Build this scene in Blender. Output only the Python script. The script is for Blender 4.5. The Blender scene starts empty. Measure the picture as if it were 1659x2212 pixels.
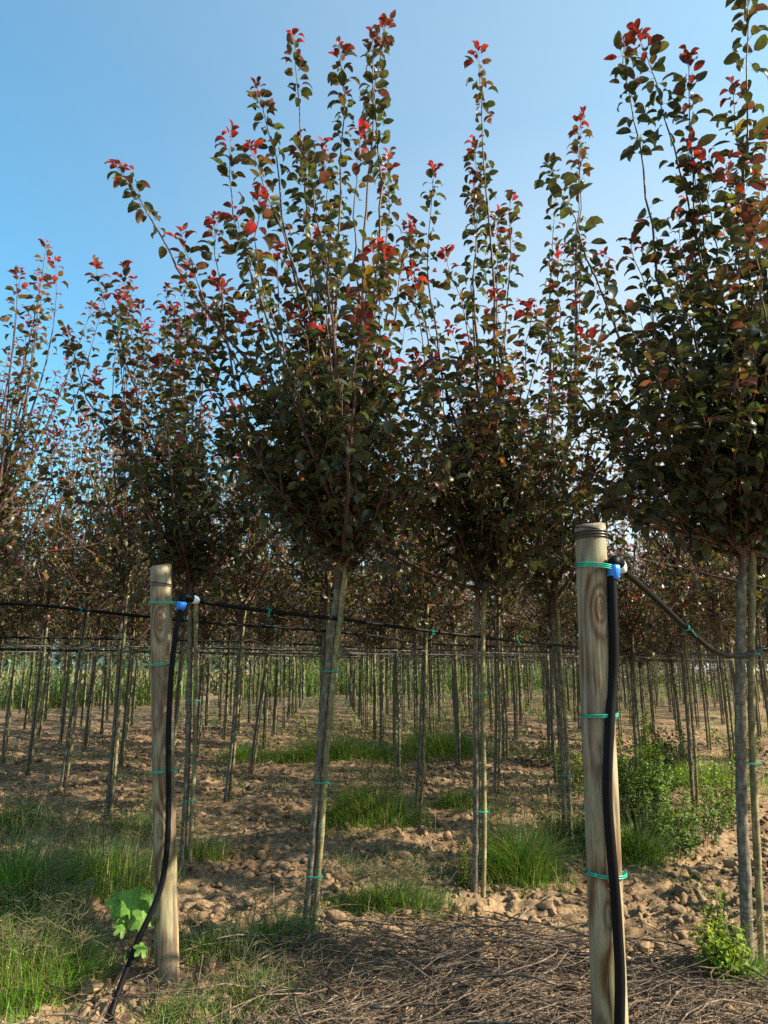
import bpy, math, random
import numpy as np
from mathutils import Vector, Matrix

rnd = random.Random(7)
R = np.random.default_rng(11)
sc = bpy.context.scene
col = sc.collection

# ------------------------------------------------------------------ camera
EYE = 1.5
PITCH = math.radians(12.46)
FOC = 1534.0            # focal length in units of a 1659 x 2212 picture
cd = bpy.data.cameras.new('camera')
cam = bpy.data.objects.new('camera', cd)
col.objects.link(cam)
cam.location = (0, 0, EYE)
cam.rotation_euler = (math.pi / 2 + PITCH, 0, 0)
cd.sensor_fit = 'VERTICAL'
cd.sensor_height = 24
cd.lens = 24 * FOC / 2212
cd.clip_start = 0.05
cd.clip_end = 3000
sc.camera = cam

# ------------------------------------------------------------------ sky and sun
SUN_AZ = math.radians(100)      # from +Y (view direction) towards +X (right)
SUN_EL = math.radians(31)
world = bpy.data.worlds.new('World')
sc.world = world
world.use_nodes = True
wn = world.node_tree.nodes
wl = world.node_tree.links
sky = wn.new('ShaderNodeTexSky')
sky.sky_type = 'NISHITA'
sky.sun_disc = False
sky.sun_elevation = SUN_EL
sky.sun_rotation = SUN_AZ
sky.air_density = 1.0
sky.dust_density = 3.0
sky.ozone_density = 0.35
bg = wn['Background']
bg.inputs['Strength'].default_value = 0.108
tint = wn.new('ShaderNodeMix'); tint.data_type = 'RGBA'; tint.blend_type = 'MULTIPLY'
tint.inputs[0].default_value = 1.0
tint.inputs[7].default_value = (0.52, 1.0, 1.06, 1)
wl.new(sky.outputs[0], tint.inputs[6])
# thin haze: the sky pales towards the sun's side and towards the horizon
tcw = wn.new('ShaderNodeTexCoord')
dotn = wn.new('ShaderNodeVectorMath'); dotn.operation = 'DOT_PRODUCT'
wl.new(tcw.outputs['Generated'], dotn.inputs[0])
dotn.inputs[1].default_value = (math.sin(SUN_AZ) * math.cos(SUN_EL), math.cos(SUN_AZ) * math.cos(SUN_EL), math.sin(SUN_EL))
mr = wn.new('ShaderNodeMapRange'); mr.interpolation_type = 'SMOOTHSTEP'
mr.inputs['From Min'].default_value = -0.32; mr.inputs['From Max'].default_value = 0.45
wl.new(dotn.outputs['Value'], mr.inputs['Value'])
sepw = wn.new('ShaderNodeSeparateXYZ'); wl.new(tcw.outputs['Generated'], sepw.inputs[0])
mz = wn.new('ShaderNodeMapRange'); mz.inputs['From Min'].default_value = 0.0; mz.inputs['From Max'].default_value = 0.65
mz.inputs['To Min'].default_value = 1.25; mz.inputs['To Max'].default_value = 0.25
wl.new(sepw.outputs[2], mz.inputs['Value'])
cn = wn.new('ShaderNodeTexNoise'); cn.inputs['Scale'].default_value = 1.6; cn.inputs['Detail'].default_value = 3
wl.new(tcw.outputs['Generated'], cn.inputs['Vector'])
cnr = wn.new('ShaderNodeMapRange'); cnr.inputs['From Min'].default_value = 0.3; cnr.inputs['From Max'].default_value = 0.7
cnr.inputs['To Min'].default_value = 0.85; cnr.inputs['To Max'].default_value = 1.15
wl.new(cn.outputs['Fac'], cnr.inputs['Value'])
mm = wn.new('ShaderNodeMath'); mm.operation = 'MULTIPLY'; wl.new(mr.outputs[0], mm.inputs[0]); wl.new(mz.outputs[0], mm.inputs[1])
mm2 = wn.new('ShaderNodeMath'); mm2.operation = 'MULTIPLY'; mm2.use_clamp = True; wl.new(mm.outputs[0], mm2.inputs[0]); wl.new(cnr.outputs[0], mm2.inputs[1])
hz = wn.new('ShaderNodeMix'); hz.data_type = 'RGBA'
wl.new(mm2.outputs[0], hz.inputs[0]); wl.new(tint.outputs[2], hz.inputs[6]); hz.inputs[7].default_value = (2.9, 3.1, 3.25, 1)
wl.new(hz.outputs[2], bg.inputs[0])

sd = bpy.data.lights.new('sun', 'SUN')
sd.energy = 5.0
sd.angle = math.radians(0.53)
sd.color = (1.0, 0.88, 0.68)
sun = bpy.data.objects.new('sun', sd)
col.objects.link(sun)
SDIR = Vector((math.sin(SUN_AZ) * math.cos(SUN_EL), math.cos(SUN_AZ) * math.cos(SUN_EL), math.sin(SUN_EL)))
sun.rotation_euler = SDIR.to_track_quat('Z', 'Y').to_euler()
sun.location = SDIR * 30

sc.view_settings.view_transform = 'Standard'
sc.view_settings.look = 'None'
sc.view_settings.exposure = 1.55
sc.view_settings.gamma = 1.0
sc.cycles.max_bounces = 6
sc.cycles.diffuse_bounces = 3
sc.cycles.glossy_bounces = 2
sc.cycles.transmission_bounces = 4
sc.cycles.use_denoising = False

# ------------------------------------------------------------------ placing helpers
def ray(u, v):
    s = (u - 829.5) / FOC
    t = (1106 - v) / FOC
    return np.array([s, math.cos(PITCH) - t * math.sin(PITCH), math.sin(PITCH) + t * math.cos(PITCH)])

def G(u, v, z=0.0):
    r = ray(u, v)
    return r * ((z - EYE) / r[2]) + np.array([0, 0, EYE])

def at(u, v, Y):
    r = ray(u, v)
    return r * Y / r[1] + np.array([0, 0, EYE])

def proj(P):
    P = np.asarray(P, float)
    x, y, z = P[..., 0], P[..., 1], P[..., 2] - EYE
    c = y * math.cos(PITCH) + z * math.sin(PITCH)
    up = -y * math.sin(PITCH) + z * math.cos(PITCH)
    c = np.where(c < 0.05, 0.05, c)
    return 829.5 + FOC * x / c, 1106 - FOC * up / c, c

P0 = np.array([-0.42, 4.40])
V1 = np.array([0.966, 0.997])
V2 = np.array([-1.164, 1.565])
DET = V1[0] * V2[1] - V1[1] * V2[0]
def lat(x, y):
    dx, dy = x - P0[0], y - P0[1]
    return (dx * V2[1] - dy * V2[0]) / DET, (V1[0] * dy - V1[1] * dx) / DET

# ------------------------------------------------------------------ numpy value noise
_perm = np.random.default_rng(3).random((64, 64))
def vnoise(x, y):
    xi = np.floor(x).astype(int); yi = np.floor(y).astype(int)
    fx = x - xi; fy = y - yi
    fx = fx * fx * (3 - 2 * fx); fy = fy * fy * (3 - 2 * fy)
    a = _perm[xi % 64, yi % 64]; b = _perm[(xi + 1) % 64, yi % 64]
    c = _perm[xi % 64, (yi + 1) % 64]; d = _perm[(xi + 1) % 64, (yi + 1) % 64]
    return (a * (1 - fx) + b * fx) * (1 - fy) + (c * (1 - fx) + d * fx) * fy

def terrain(x, y, fine=True):
    x = np.asarray(x, float); y = np.asarray(y, float)
    i, j = lat(x, y)
    near = np.clip(1.2 - y / 60, 0.2, 1)
    h = 0.035 * np.cos(2 * np.pi * j) * near
    h = h + 0.09 * (vnoise(x * 0.6 + 9, y * 0.6 + 4) - 0.5)
    h = h + 0.07 * (vnoise(x * 2.1, y * 2.1) - 0.5)
    if fine:
        n1 = np.abs(vnoise(x * 9 + 3, y * 9) - 0.5) * 2
        n2 = np.abs(vnoise(x * 21 + 7, y * 21 + 5) - 0.5) * 2
        n3 = np.abs(vnoise(x * 47 + 1, y * 47 + 2) - 0.5) * 2
        h = h + near * (0.030 * (0.5 - n1) - 0.040 * (0.5 - n2) + 0.024 * (0.5 - n3))
    return h

def gz(x, y):
    return float(terrain(np.array([x]), np.array([y]), False)[0])

# ------------------------------------------------------------------ materials
def S(r, g, b):     # sRGB 0..255 -> linear
    f = lambda c: ((c / 255 + 0.055) / 1.055) ** 2.4 if c > 10 else c / 255 / 12.92
    return (f(r), f(g), f(b), 1)

def newmat(name):
    m = bpy.data.materials.new(name)
    m.use_nodes = True
    n = m.node_tree.nodes
    return m, n, m.node_tree.links, n['Principled BSDF']

def node(n, typ, **kw):
    x = n.new(typ)
    for k, v in kw.items():
        if k.startswith('i_'):
            x.inputs[k[2:].replace('_', ' ')].default_value = v
        else:
            setattr(x, k, v)
    return x

def ramp(n, l, src, stops, interp='LINEAR'):
    r = n.new('ShaderNodeValToRGB')
    r.color_ramp.interpolation = interp
    el = r.color_ramp.elements
    while len(el) < len(stops):
        el.new(0.5)
    for e, (p, c) in zip(el, stops):
        e.position = p
        e.color = c if len(c) == 4 else (*c, 1)
    l.new(src, r.inputs[0])
    return r

def mixc(n, l, a, b, fac, mode='MIX'):
    m = n.new('ShaderNodeMix')
    m.data_type = 'RGBA'; m.blend_type = mode
    for sock, val in ((m.inputs[6], a), (m.inputs[7], b), (m.inputs[0], fac)):
        if hasattr(val, 'links'):
            l.new(val, sock)
        else:
            sock.default_value = val
    return m.outputs[2]

def leaf_material(name, trans=0.3, rough=0.42, spec=0.5, boost=1.9):
    m, n, l, p = newmat(name)
    a = n.new('ShaderNodeAttribute'); a.attribute_name = 'Col'
    geo = n.new('ShaderNodeNewGeometry')
    no = node(n, 'ShaderNodeTexNoise', i_Scale=70.0, i_Detail=2.0)
    l.new(geo.outputs['Position'], no.inputs['Vector'])
    r = ramp(n, l, no.outputs['Fac'], [(0.3, (0.62, 0.62, 0.62)), (0.7, (1.25, 1.25, 1.25))])
    c = mixc(n, l, a.outputs['Color'], r.outputs[0], 0.8, 'MULTIPLY')
    under = mixc(n, l, c, (0.12, 0.14, 0.075, 1), geo.outputs['Backfacing'])
    # undersides are paler: mix only part of the way
    under2 = mixc(n, l, c, under, 0.45)
    l.new(under2, p.inputs['Base Color'])
    p.inputs['Roughness'].default_value = rough
    p.inputs['Specular IOR Level'].default_value = spec
    t = n.new('ShaderNodeBsdfTranslucent')
    tc = mixc(n, l, c, (boost, boost * 0.95, boost * 0.7, 1), 1.0, 'MULTIPLY')
    l.new(tc, t.inputs['Color'])
    mx = n.new('ShaderNodeMixShader')
    mx.inputs[0].default_value = trans
    l.new(p.outputs[0], mx.inputs[1]); l.new(t.outputs[0], mx.inputs[2])
    l.new(mx.outputs[0], n['Material Output'].inputs[0])
    return m

M_LEAF = leaf_material('tree_leaf', 0.34, 0.42, 0.45, 2.2)
M_GRASS = leaf_material('grass_blade', 0.35, 0.5, 0.35, 1.8)
M_WEED = leaf_material('weed_leaf', 0.42, 0.5, 0.3, 1.8)

def bark_material(name, c1, c2, c3, scale=1.0, rough=0.8):
    m, n, l, p = newmat(name)
    tc = n.new('ShaderNodeTexCoord')
    mp = node(n, 'ShaderNodeMapping'); mp.inputs['Scale'].default_value = (22 * scale, 22 * scale, 9 * scale)
    l.new(tc.outputs['Object'], mp.inputs[0])
    no = node(n, 'ShaderNodeTexNoise', i_Scale=2.0, i_Detail=5.0, i_Roughness=0.65)
    l.new(mp.outputs[0], no.inputs['Vector'])
    r = ramp(n, l, no.outputs['Fac'], [(0.3, c1), (0.52, c2), (0.72, c3)])
    mp2 = node(n, 'ShaderNodeMapping'); mp2.inputs['Scale'].default_value = (8, 8, 70)
    l.new(tc.outputs['Object'], mp2.inputs[0])
    no2 = node(n, 'ShaderNodeTexNoise', i_Scale=1.6, i_Detail=2.0)
    l.new(mp2.outputs[0], no2.inputs['Vector'])
    r2 = ramp(n, l, no2.outputs['Fac'], [(0.45, (1, 1, 1)), (0.62, (0.6, 0.58, 0.55))])
    c = mixc(n, l, r.outputs[0], r2.outputs[0], 0.7, 'MULTIPLY')
    l.new(c, p.inputs['Base Color'])
    p.inputs['Roughness'].default_value = rough
    p.inputs['Specular IOR Level'].default_value = 0.25
    b = node(n, 'ShaderNodeBump', i_Strength=0.5, i_Distance=0.004)
    l.new(no.outputs['Fac'], b.inputs['Height']); l.new(b.outputs[0], p.inputs['Normal'])
    return m

M_BARK = bark_material('grey_bark', (0.055, 0.045, 0.032), (0.14, 0.115, 0.085), (0.24, 0.24, 0.17))
M_STAKE = bark_material('lichened_stake', (0.10, 0.085, 0.05), (0.19, 0.17, 0.085), (0.33, 0.34, 0.16), 0.8)
M_TWIG = bark_material('shoot_bark', (0.05, 0.025, 0.02), (0.10, 0.055, 0.045), (0.17, 0.11, 0.09), 2.0, 0.55)
M_DRY = bark_material('dry_twig', (0.045, 0.030, 0.022), (0.115, 0.082, 0.060), (0.33, 0.25, 0.18), 1.0, 0.75)
M_DRY2 = bark_material('red_twig', (0.045, 0.025, 0.02), (0.09, 0.052, 0.038), (0.17, 0.11, 0.08), 1.0, 0.7)

def soil_material():
    m, n, l, p = newmat('dry_soil')
    geo = n.new('ShaderNodeNewGeometry')
    a = node(n, 'ShaderNodeTexNoise', i_Scale=1.1, i_Detail=6.0, i_Roughness=0.6)
    b = node(n, 'ShaderNodeTexNoise', i_Scale=28.0, i_Detail=5.0, i_Roughness=0.7)
    c = node(n, 'ShaderNodeTexNoise', i_Scale=7.0, i_Detail=3.0)
    for x in (a, b, c):
        l.new(geo.outputs['Position'], x.inputs['Vector'])
    r1 = ramp(n, l, a.outputs['Fac'], [(0.3, (0.135, 0.086, 0.053)), (0.7, (0.29, 0.20, 0.125))])
    r2 = ramp(n, l, b.outputs['Fac'], [(0.25, (0.4, 0.38, 0.36)), (0.5, (1, 1, 1)), (0.75, (1.5, 1.48, 1.42))])
    c1 = mixc(n, l, r1.outputs[0], r2.outputs[0], 1.0, 'MULTIPLY')
    r3 = ramp(n, l, c.outputs['Fac'], [(0.4, (0.8, 0.8, 0.8)), (0.65, (1.1, 1.07, 1.0))])
    c2 = mixc(n, l, c1, r3.outputs[0], 1.0, 'MULTIPLY')
    l.new(c2, p.inputs['Base Color'])
    p.inputs['Roughness'].default_value = 0.95
    p.inputs['Specular IOR Level'].default_value = 0.1
    bm_ = node(n, 'ShaderNodeBump', i_Strength=0.8, i_Distance=0.012)
    l.new(b.outputs['Fac'], bm_.inputs['Height']); l.new(bm_.outputs[0], p.inputs['Normal'])
    return m
M_SOIL = soil_material()

def post_material():
    """round treated softwood: growth rings cut lengthwise, knots, green tint and fine checks"""
    m, n, l, p = newmat('treated_post_wood')
    tc = n.new('ShaderNodeTexCoord')
    mp = node(n, 'ShaderNodeMapping')
    mp.inputs['Scale'].default_value = (1, 1, 0.10)
    l.new(tc.outputs['Object'], mp.inputs[0])
    dn = node(n, 'ShaderNodeTexNoise', i_Scale=9.0, i_Detail=2.0)
    l.new(mp.outputs[0], dn.inputs['Vector'])
    sub = node(n, 'ShaderNodeVectorMath', operation='SUBTRACT'); sub.inputs[1].default_value = (0.5, 0.5, 0.5)
    l.new(dn.outputs['Color'], sub.inputs[0])
    sca = node(n, 'ShaderNodeVectorMath', operation='SCALE'); sca.inputs['Scale'].default_value = 0.055
    l.new(sub.outputs[0], sca.inputs[0])
    add = node(n, 'ShaderNodeVectorMath', operation='ADD')
    l.new(tc.outputs['Object'], add.inputs[0]); l.new(sca.outputs[0], add.inputs[1])
    sep = n.new('ShaderNodeSeparateXYZ'); l.new(add.outputs[0], sep.inputs[0])
    # ring distance from a slightly wandering pith
    def mth(op, a, b=None, c=None):
        x = node(n, 'ShaderNodeMath', operation=op)
        for k, val in enumerate((a, b, c)):
            if val is None: continue
            if hasattr(val, 'links'): l.new(val, x.inputs[k])
            else: x.inputs[k].default_value = val
        return x.outputs[0]
    zz = mth('SINE', mth('MULTIPLY', sep.outputs[2], 3.1))
    px = mth('SUBTRACT', sep.outputs[0], mth('MULTIPLY', zz, 0.010))
    py = mth('SUBTRACT', sep.outputs[1], mth('MULTIPLY', zz, -0.008))
    rr = mth('SQRT', mth('ADD', mth('MULTIPLY', px, px), mth('MULTIPLY', py, py)))
    # knots: bumps of the ring field round given points on the surface
    tot = rr
    knot_mask = None
    for (kx, ky, kz, amp) in ((0.008, -0.056, 1.66, 0.06), (0.004, -0.056, 0.66, 0.05), (-0.012, -0.05, 1.18, 0.02), (-0.03, -0.04, 0.33, 0.03), (0.03, -0.04, 1.40, 0.02)):
        dd = node(n, 'ShaderNodeVectorMath', operation='SUBTRACT'); dd.inputs[1].default_value = (kx, ky, kz)
        l.new(tc.outputs['Object'], dd.inputs[0])
        sc_ = node(n, 'ShaderNodeVectorMath', operation='MULTIPLY'); sc_.inputs[1].default_value = (30, 22, 11)
        l.new(dd.outputs[0], sc_.inputs[0])
        ln = node(n, 'ShaderNodeVectorMath', operation='LENGTH'); l.new(sc_.outputs[0], ln.inputs[0])
        g = mth('POWER', 2.718, mth('MULTIPLY', ln.outputs['Value'], -1.0))
        tot = mth('ADD', tot, mth('MULTIPLY', g, amp))
        k2 = mth('POWER', 2.718, mth('MULTIPLY', mth('MULTIPLY', ln.outputs['Value'], ln.outputs['Value']), -10.0))
        knot_mask = k2 if knot_mask is None else mth('ADD', knot_mask, k2)
    w = mth('SINE', mth('MULTIPLY', tot, 460.0))
    w01 = mth('MULTIPLY_ADD', w, 0.5, 0.5)
    # coarse patches that bring out brown latewood
    pn = node(n, 'ShaderNodeTexNoise', i_Scale=5.0, i_Detail=3.0, i_Roughness=0.6)
    mp3 = node(n, 'ShaderNodeMapping'); mp3.inputs['Scale'].default_value = (3.4, 3.4, 0.8)
    l.new(tc.outputs['Object'], mp3.inputs[0]); l.new(mp3.outputs[0], pn.inputs['Vector'])
    pr = ramp(n, l, pn.outputs['Fac'], [(0.44, (0, 0, 0)), (0.58, (1, 1, 1))])
    base = ramp(n, l, w01, [(0.0, (0.30, 0.26, 0.175)), (0.6, (0.26, 0.215, 0.14)), (1.0, (0.16, 0.115, 0.07))])
    brown = ramp(n, l, w01, [(0.0, (0.25, 0.175, 0.105)), (0.45, (0.19, 0.105, 0.055)), (1.0, (0.10, 0.045, 0.02))])
    c = mixc(n, l, base.outputs[0], brown.outputs[0], pr.outputs[0])
    # fine lengthwise checks
    fn = node(n, 'ShaderNodeTexNoise', i_Scale=6.0, i_Detail=3.0, i_Roughness=0.6)
    mp4 = node(n, 'ShaderNodeMapping'); mp4.inputs['Scale'].default_value = (34, 34, 0.9)
    l.new(tc.outputs['Object'], mp4.inputs[0]); l.new(mp4.outputs[0], fn.inputs['Vector'])
    fr = ramp(n, l, fn.outputs['Fac'], [(0.34, (0.12, 0.11, 0.10)), (0.43, (0.95, 0.95, 0.95)), (0.75, (1.15, 1.14, 1.1))])
    c = mixc(n, l, c, fr.outputs[0], 0.75, 'MULTIPLY')
    gn = node(n, 'ShaderNodeTexNoise', i_Scale=3.0, i_Detail=4.0)
    l.new(tc.outputs['Object'], gn.inputs['Vector'])
    gr = ramp(n, l, gn.outputs['Fac'], [(0.4, (0.86, 0.98, 0.72)), (0.62, (1.05, 1.0, 1.0))])
    c = mixc(n, l, c, gr.outputs[0], 0.8, 'MULTIPLY')
    wn_ = node(n, 'ShaderNodeTexNoise', i_Scale=2.2, i_Detail=5.0, i_Roughness=0.7)
    l.new(mp3.outputs[0], wn_.inputs['Vector'])
    wr = ramp(n, l, wn_.outputs['Fac'], [(0.42, (0, 0, 0)), (0.68, (1, 1, 1))])
    c = mixc(n, l, c, mixc(n, l, (0.16, 0.15, 0.125, 1), fr.outputs[0], 0.5, 'MULTIPLY'), mth('MULTIPLY', wr.outputs[0], 0.65))
    c = mixc(n, l, c, (0.13, 0.085, 0.055, 1), knot_mask)
    l.new(c, p.inputs['Base Color'])
    p.inputs['Roughness'].default_value = 0.72
    p.inputs['Specular IOR Level'].default_value = 0.25
    b = node(n, 'ShaderNodeBump', i_Strength=0.6, i_Distance=0.002)
    hh = mth('ADD', mth('MULTIPLY', fn.outputs['Fac'], 1.0), mth('MULTIPLY', w01, -0.15))
    l.new(hh, b.inputs['Height']); l.new(b.outputs[0], p.inputs['Normal'])
    return m
M_POST = post_material()

def plain(name, c, rough=0.5, spec=0.5, bump=0.0, var=0.25, scale=60.0):
    m, n, l, p = newmat(name)
    geo = n.new('ShaderNodeNewGeometry')
    no = node(n, 'ShaderNodeTexNoise', i_Scale=scale, i_Detail=4.0)
    l.new(geo.outputs['Position'], no.inputs['Vector'])
    lo = tuple(x * (1 - var) for x in c[:3]); hi = tuple(min(1, x * (1 + var)) for x in c[:3])
    r = ramp(n, l, no.outputs['Fac'], [(0.3, lo), (0.7, hi)])
    l.new(r.outputs[0], p.inputs['Base Color'])
    p.inputs['Roughness'].default_value = rough
    p.inputs['Specular IOR Level'].default_value = spec
    if bump:
        b = node(n, 'ShaderNodeBump', i_Strength=bump, i_Distance=0.002)
        l.new(no.outputs['Fac'], b.inputs['Height']); l.new(b.outputs[0], p.inputs['Normal'])
    return m

def hose_material():
    m, n, l, p = newmat('black_polyethylene')
    geo = n.new('ShaderNodeNewGeometry')
    no = node(n, 'ShaderNodeTexNoise', i_Scale=90.0, i_Detail=5.0, i_Roughness=0.7)
    l.new(geo.outputs['Position'], no.inputs['Vector'])
    r = ramp(n, l, no.outputs['Fac'], [(0.0, (0.005, 0.005, 0.006)), (0.66, (0.007, 0.007, 0.008)), (0.78, (0.05, 0.045, 0.04))])
    l.new(r.outputs[0], p.inputs['Base Color'])
    p.inputs['Roughness'].default_value = 0.45
    p.inputs['Specular IOR Level'].default_value = 0.07
    return m
M_HOSE = hose_material()
M_BLUE = plain('blue_plastic', (0.015, 0.20, 0.72), 0.35, 0.5, 0.0, 0.08)
M_WHITE = plain('white_plastic', (0.62, 0.72, 0.78), 0.4, 0.5, 0.0, 0.1)
M_TIE = plain('green_tie', (0.01, 0.33, 0.22), 0.35, 0.5, 0.0, 0.15)
M_WIRE = plain('dark_wire', (0.03, 0.022, 0.02), 0.35, 0.5)
M_GREYWIRE = plain('weathered_line', (0.10, 0.095, 0.085), 0.5, 0.4, 0.0, 0.4)
M_FRUIT = plain('red_fruit', (0.42, 0.03, 0.02), 0.35, 0.5, 0.0, 0.3)

# ------------------------------------------------------------------ mesh helpers
def mesh_from(name, verts, quads=None, tris=None, mats=(), colors=None, smooth=True, matidx=None):
    me = bpy.data.meshes.new(name)
    verts = np.asarray(verts, np.float32)
    nq = 0 if quads is None else len(quads)
    nt = 0 if tris is None else len(tris)
    me.vertices.add(len(verts))
    me.vertices.foreach_set('co', verts.ravel())
    loops = []
    if nq: loops.append(np.asarray(quads, np.int32).ravel())
    if nt: loops.append(np.asarray(tris, np.int32).ravel())
    loops = np.concatenate(loops)
    me.loops.add(len(loops))
    me.loops.foreach_set('vertex_index', loops)
    me.polygons.add(nq + nt)
    starts = np.concatenate([np.arange(nq) * 4, nq * 4 + np.arange(nt) * 3]).astype(np.int32)
    me.polygons.foreach_set('loop_start', starts)
    if smooth:
        me.polygons.foreach_set('use_smooth', np.ones(nq + nt, bool))
    if matidx is not None:
        me.polygons.foreach_set('material_index', np.asarray(matidx, np.int32))
    me.update(calc_edges=True)
    if colors is not None:
        ca = me.color_attributes.new('Col', 'FLOAT_COLOR', 'POINT')
        c4 = np.ones((len(verts), 4), np.float32); c4[:, :3] = colors
        ca.data.foreach_set('color', c4.ravel())
    for m in mats:
        me.materials.append(m)
    return me

class Geo:
    """collects vertices, quads and triangles, with a colour per vertex"""
    def __init__(s):
        s.v = []; s.q = []; s.t = []; s.c = []; s.n = 0
    def add(s, v, q=None, t=None, c=None):
        v = np.asarray(v, float).reshape(-1, 3)
        if q is not None and len(q): s.q.append(np.asarray(q, int) + s.n)
        if t is not None and len(t): s.t.append(np.asarray(t, int) + s.n)
        s.v.append(v)
        s.c.append(np.zeros((len(v), 3)) + (0.5 if c is None else c))
        s.n += len(v)
    def mesh(s, name, mats, smooth=True):
        return mesh_from(name, np.concatenate(s.v), np.concatenate(s.q) if s.q else None,
                         np.concatenate(s.t) if s.t else None, mats, np.concatenate(s.c), smooth)

def tube(P, r, k=6, caps=True):
    P = np.asarray(P, float); n = len(P)
    r = np.zeros(n) + r
    T = np.gradient(P, axis=0)
    T /= np.linalg.norm(T, axis=1)[:, None] + 1e-12
    ref = np.array([0.0, 1.0, 0.0]) if abs(T[:, 1]).mean() < 0.8 else np.array([1.0, 0.0, 0.0])
    A = np.cross(T, ref); A /= np.linalg.norm(A, axis=1)[:, None] + 1e-12
    B = np.cross(T, A)
    a = np.arange(k) * 2 * np.pi / k
    V = P[:, None, :] + r[:, None, None] * (np.cos(a)[None, :, None] * A[:, None, :] + np.sin(a)[None, :, None] * B[:, None, :])
    V = V.reshape(-1, 3)
    i = np.arange(n - 1)[:, None] * k; j = np.arange(k)[None, :]; j2 = (j + 1) % k
    Q = np.stack([i + j, i + k + j, i + k + j2, i + j2], -1).reshape(-1, 4)
    Tt = None
    if caps:
        V = np.vstack([V, P[0], P[-1]])
        m = n * k
        jj = np.arange(k); jj2 = (jj + 1) % k
        Tt = np.vstack([np.stack([np.full(k, m), jj, jj2], 1), np.stack([np.full(k, m + 1), (n - 1) * k + jj2, (n - 1) * k + jj], 1)])
    return V, Q, Tt

def spline(pts, n=40):
    """Catmull-Rom through points"""
    P = np.asarray(pts, float)
    P = np.vstack([2 * P[0] - P[1], P, 2 * P[-1] - P[-2]])
    m = len(P) - 3
    out = []
    for t in np.linspace(0, m - 1e-6, n):
        i = int(t); f = t - i
        a, b, c, d = P[i:i + 4]
        out.append(0.5 * ((2 * b) + (-a + c) * f + (2 * a - 5 * b + 4 * c - d) * f * f + (-a + 3 * b - 3 * c + d) * f ** 3))
    return np.array(out)

def obj(name, me, parent=None, loc=None, **props):
    o = bpy.data.objects.new(name, me)
    col.objects.link(o)
    if parent is not None: o.parent = parent
    if loc is not None: o.location = loc
    for k, v in props.items():
        if v: o[k] = v
    return o

def thing(name, label, cat, loc=(0, 0, 0), group=None):
    o = bpy.data.objects.new(name, None)
    o.empty_display_size = 0.1
    col.objects.link(o)
    o.location = loc
    o['label'] = label; o['category'] = cat
    if group: o['group'] = group
    return o

def tube_mesh(name, P, r, mats, k=8):
    g = Geo(); g.add(*tube(P, r, k)); return g.mesh(name, mats)

# ------------------------------------------------------------------ ground
def build_ground():
    rings = [0.0, 0.4, 0.8, 1.2]
    while rings[-1] < 26: rings.append(rings[-1] * 1.0058)
    while rings[-1] < 900: rings.append(rings[-1] * 1.12)
    rings = np.array(rings)
    a_f = np.radians(np.linspace(-38, 38, 270))
    a_b = np.radians(np.linspace(38, 322, 60))[1:-1]
    ang = np.concatenate([a_f, a_b])
    rr, aa = np.meshgrid(rings[1:], ang, indexing='ij')
    x = rr * np.sin(aa); y = rr * np.cos(aa)
    z = terrain(x, y)
    V = np.stack([x, y, z], -1).reshape(-1, 3)
    k = len(ang); n = len(rings) - 1
    i = np.arange(n - 1)[:, None] * k; j = np.arange(k)[None, :]; j2 = (j + 1) % k
    Q = np.stack([i + j, i + j2, i + k + j2, i + k + j], -1).reshape(-1, 4)
    V = np.vstack([V, [[0, 0, 0]]])
    jj = np.arange(k)
    T = np.stack([np.full(k, n * k), (jj + 1) % k, jj], 1)
    me = mesh_from('ground', V, Q[:, ::-1], T[:, ::-1], [M_SOIL])
    return obj('ground', me, kind='structure')
ground = build_ground()

def ico(sub):
    import bmesh
    b = bmesh.new(); bmesh.ops.create_icosphere(b, subdivisions=sub, radius=1)
    b.verts.ensure_lookup_table()
    V = np.array([v.co[:] for v in b.verts]); T = np.array([[v.index for v in f.verts] for f in b.faces])
    b.free(); return V, T
ICO2, ICO1 = ico(2), ico(1)
def clod_shape(base, rg):
    V, T = base
    V = V.copy()
    for _ in range(11):                      # chop with random planes for an angular lump
        nrm = rg.normal(size=3); nrm /= np.linalg.norm(nrm)
        d = rg.uniform(0.3, 0.8)
        s = V @ nrm - d
        V = V - np.where(s > 0, s, 0)[:, None] * nrm[None, :] * 0.92
    V = V * (1 + rg.normal(0, 0.05, (len(V), 1)))
    V *= rg.uniform([0.8, 0.6, 0.5], [1.4, 1.0, 0.9])
    return V, T
CL2 = [clod_shape(ICO2, R) for _ in range(10)]
CL1 = [clod_shape(ICO1, R) for _ in range(8)]

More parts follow.
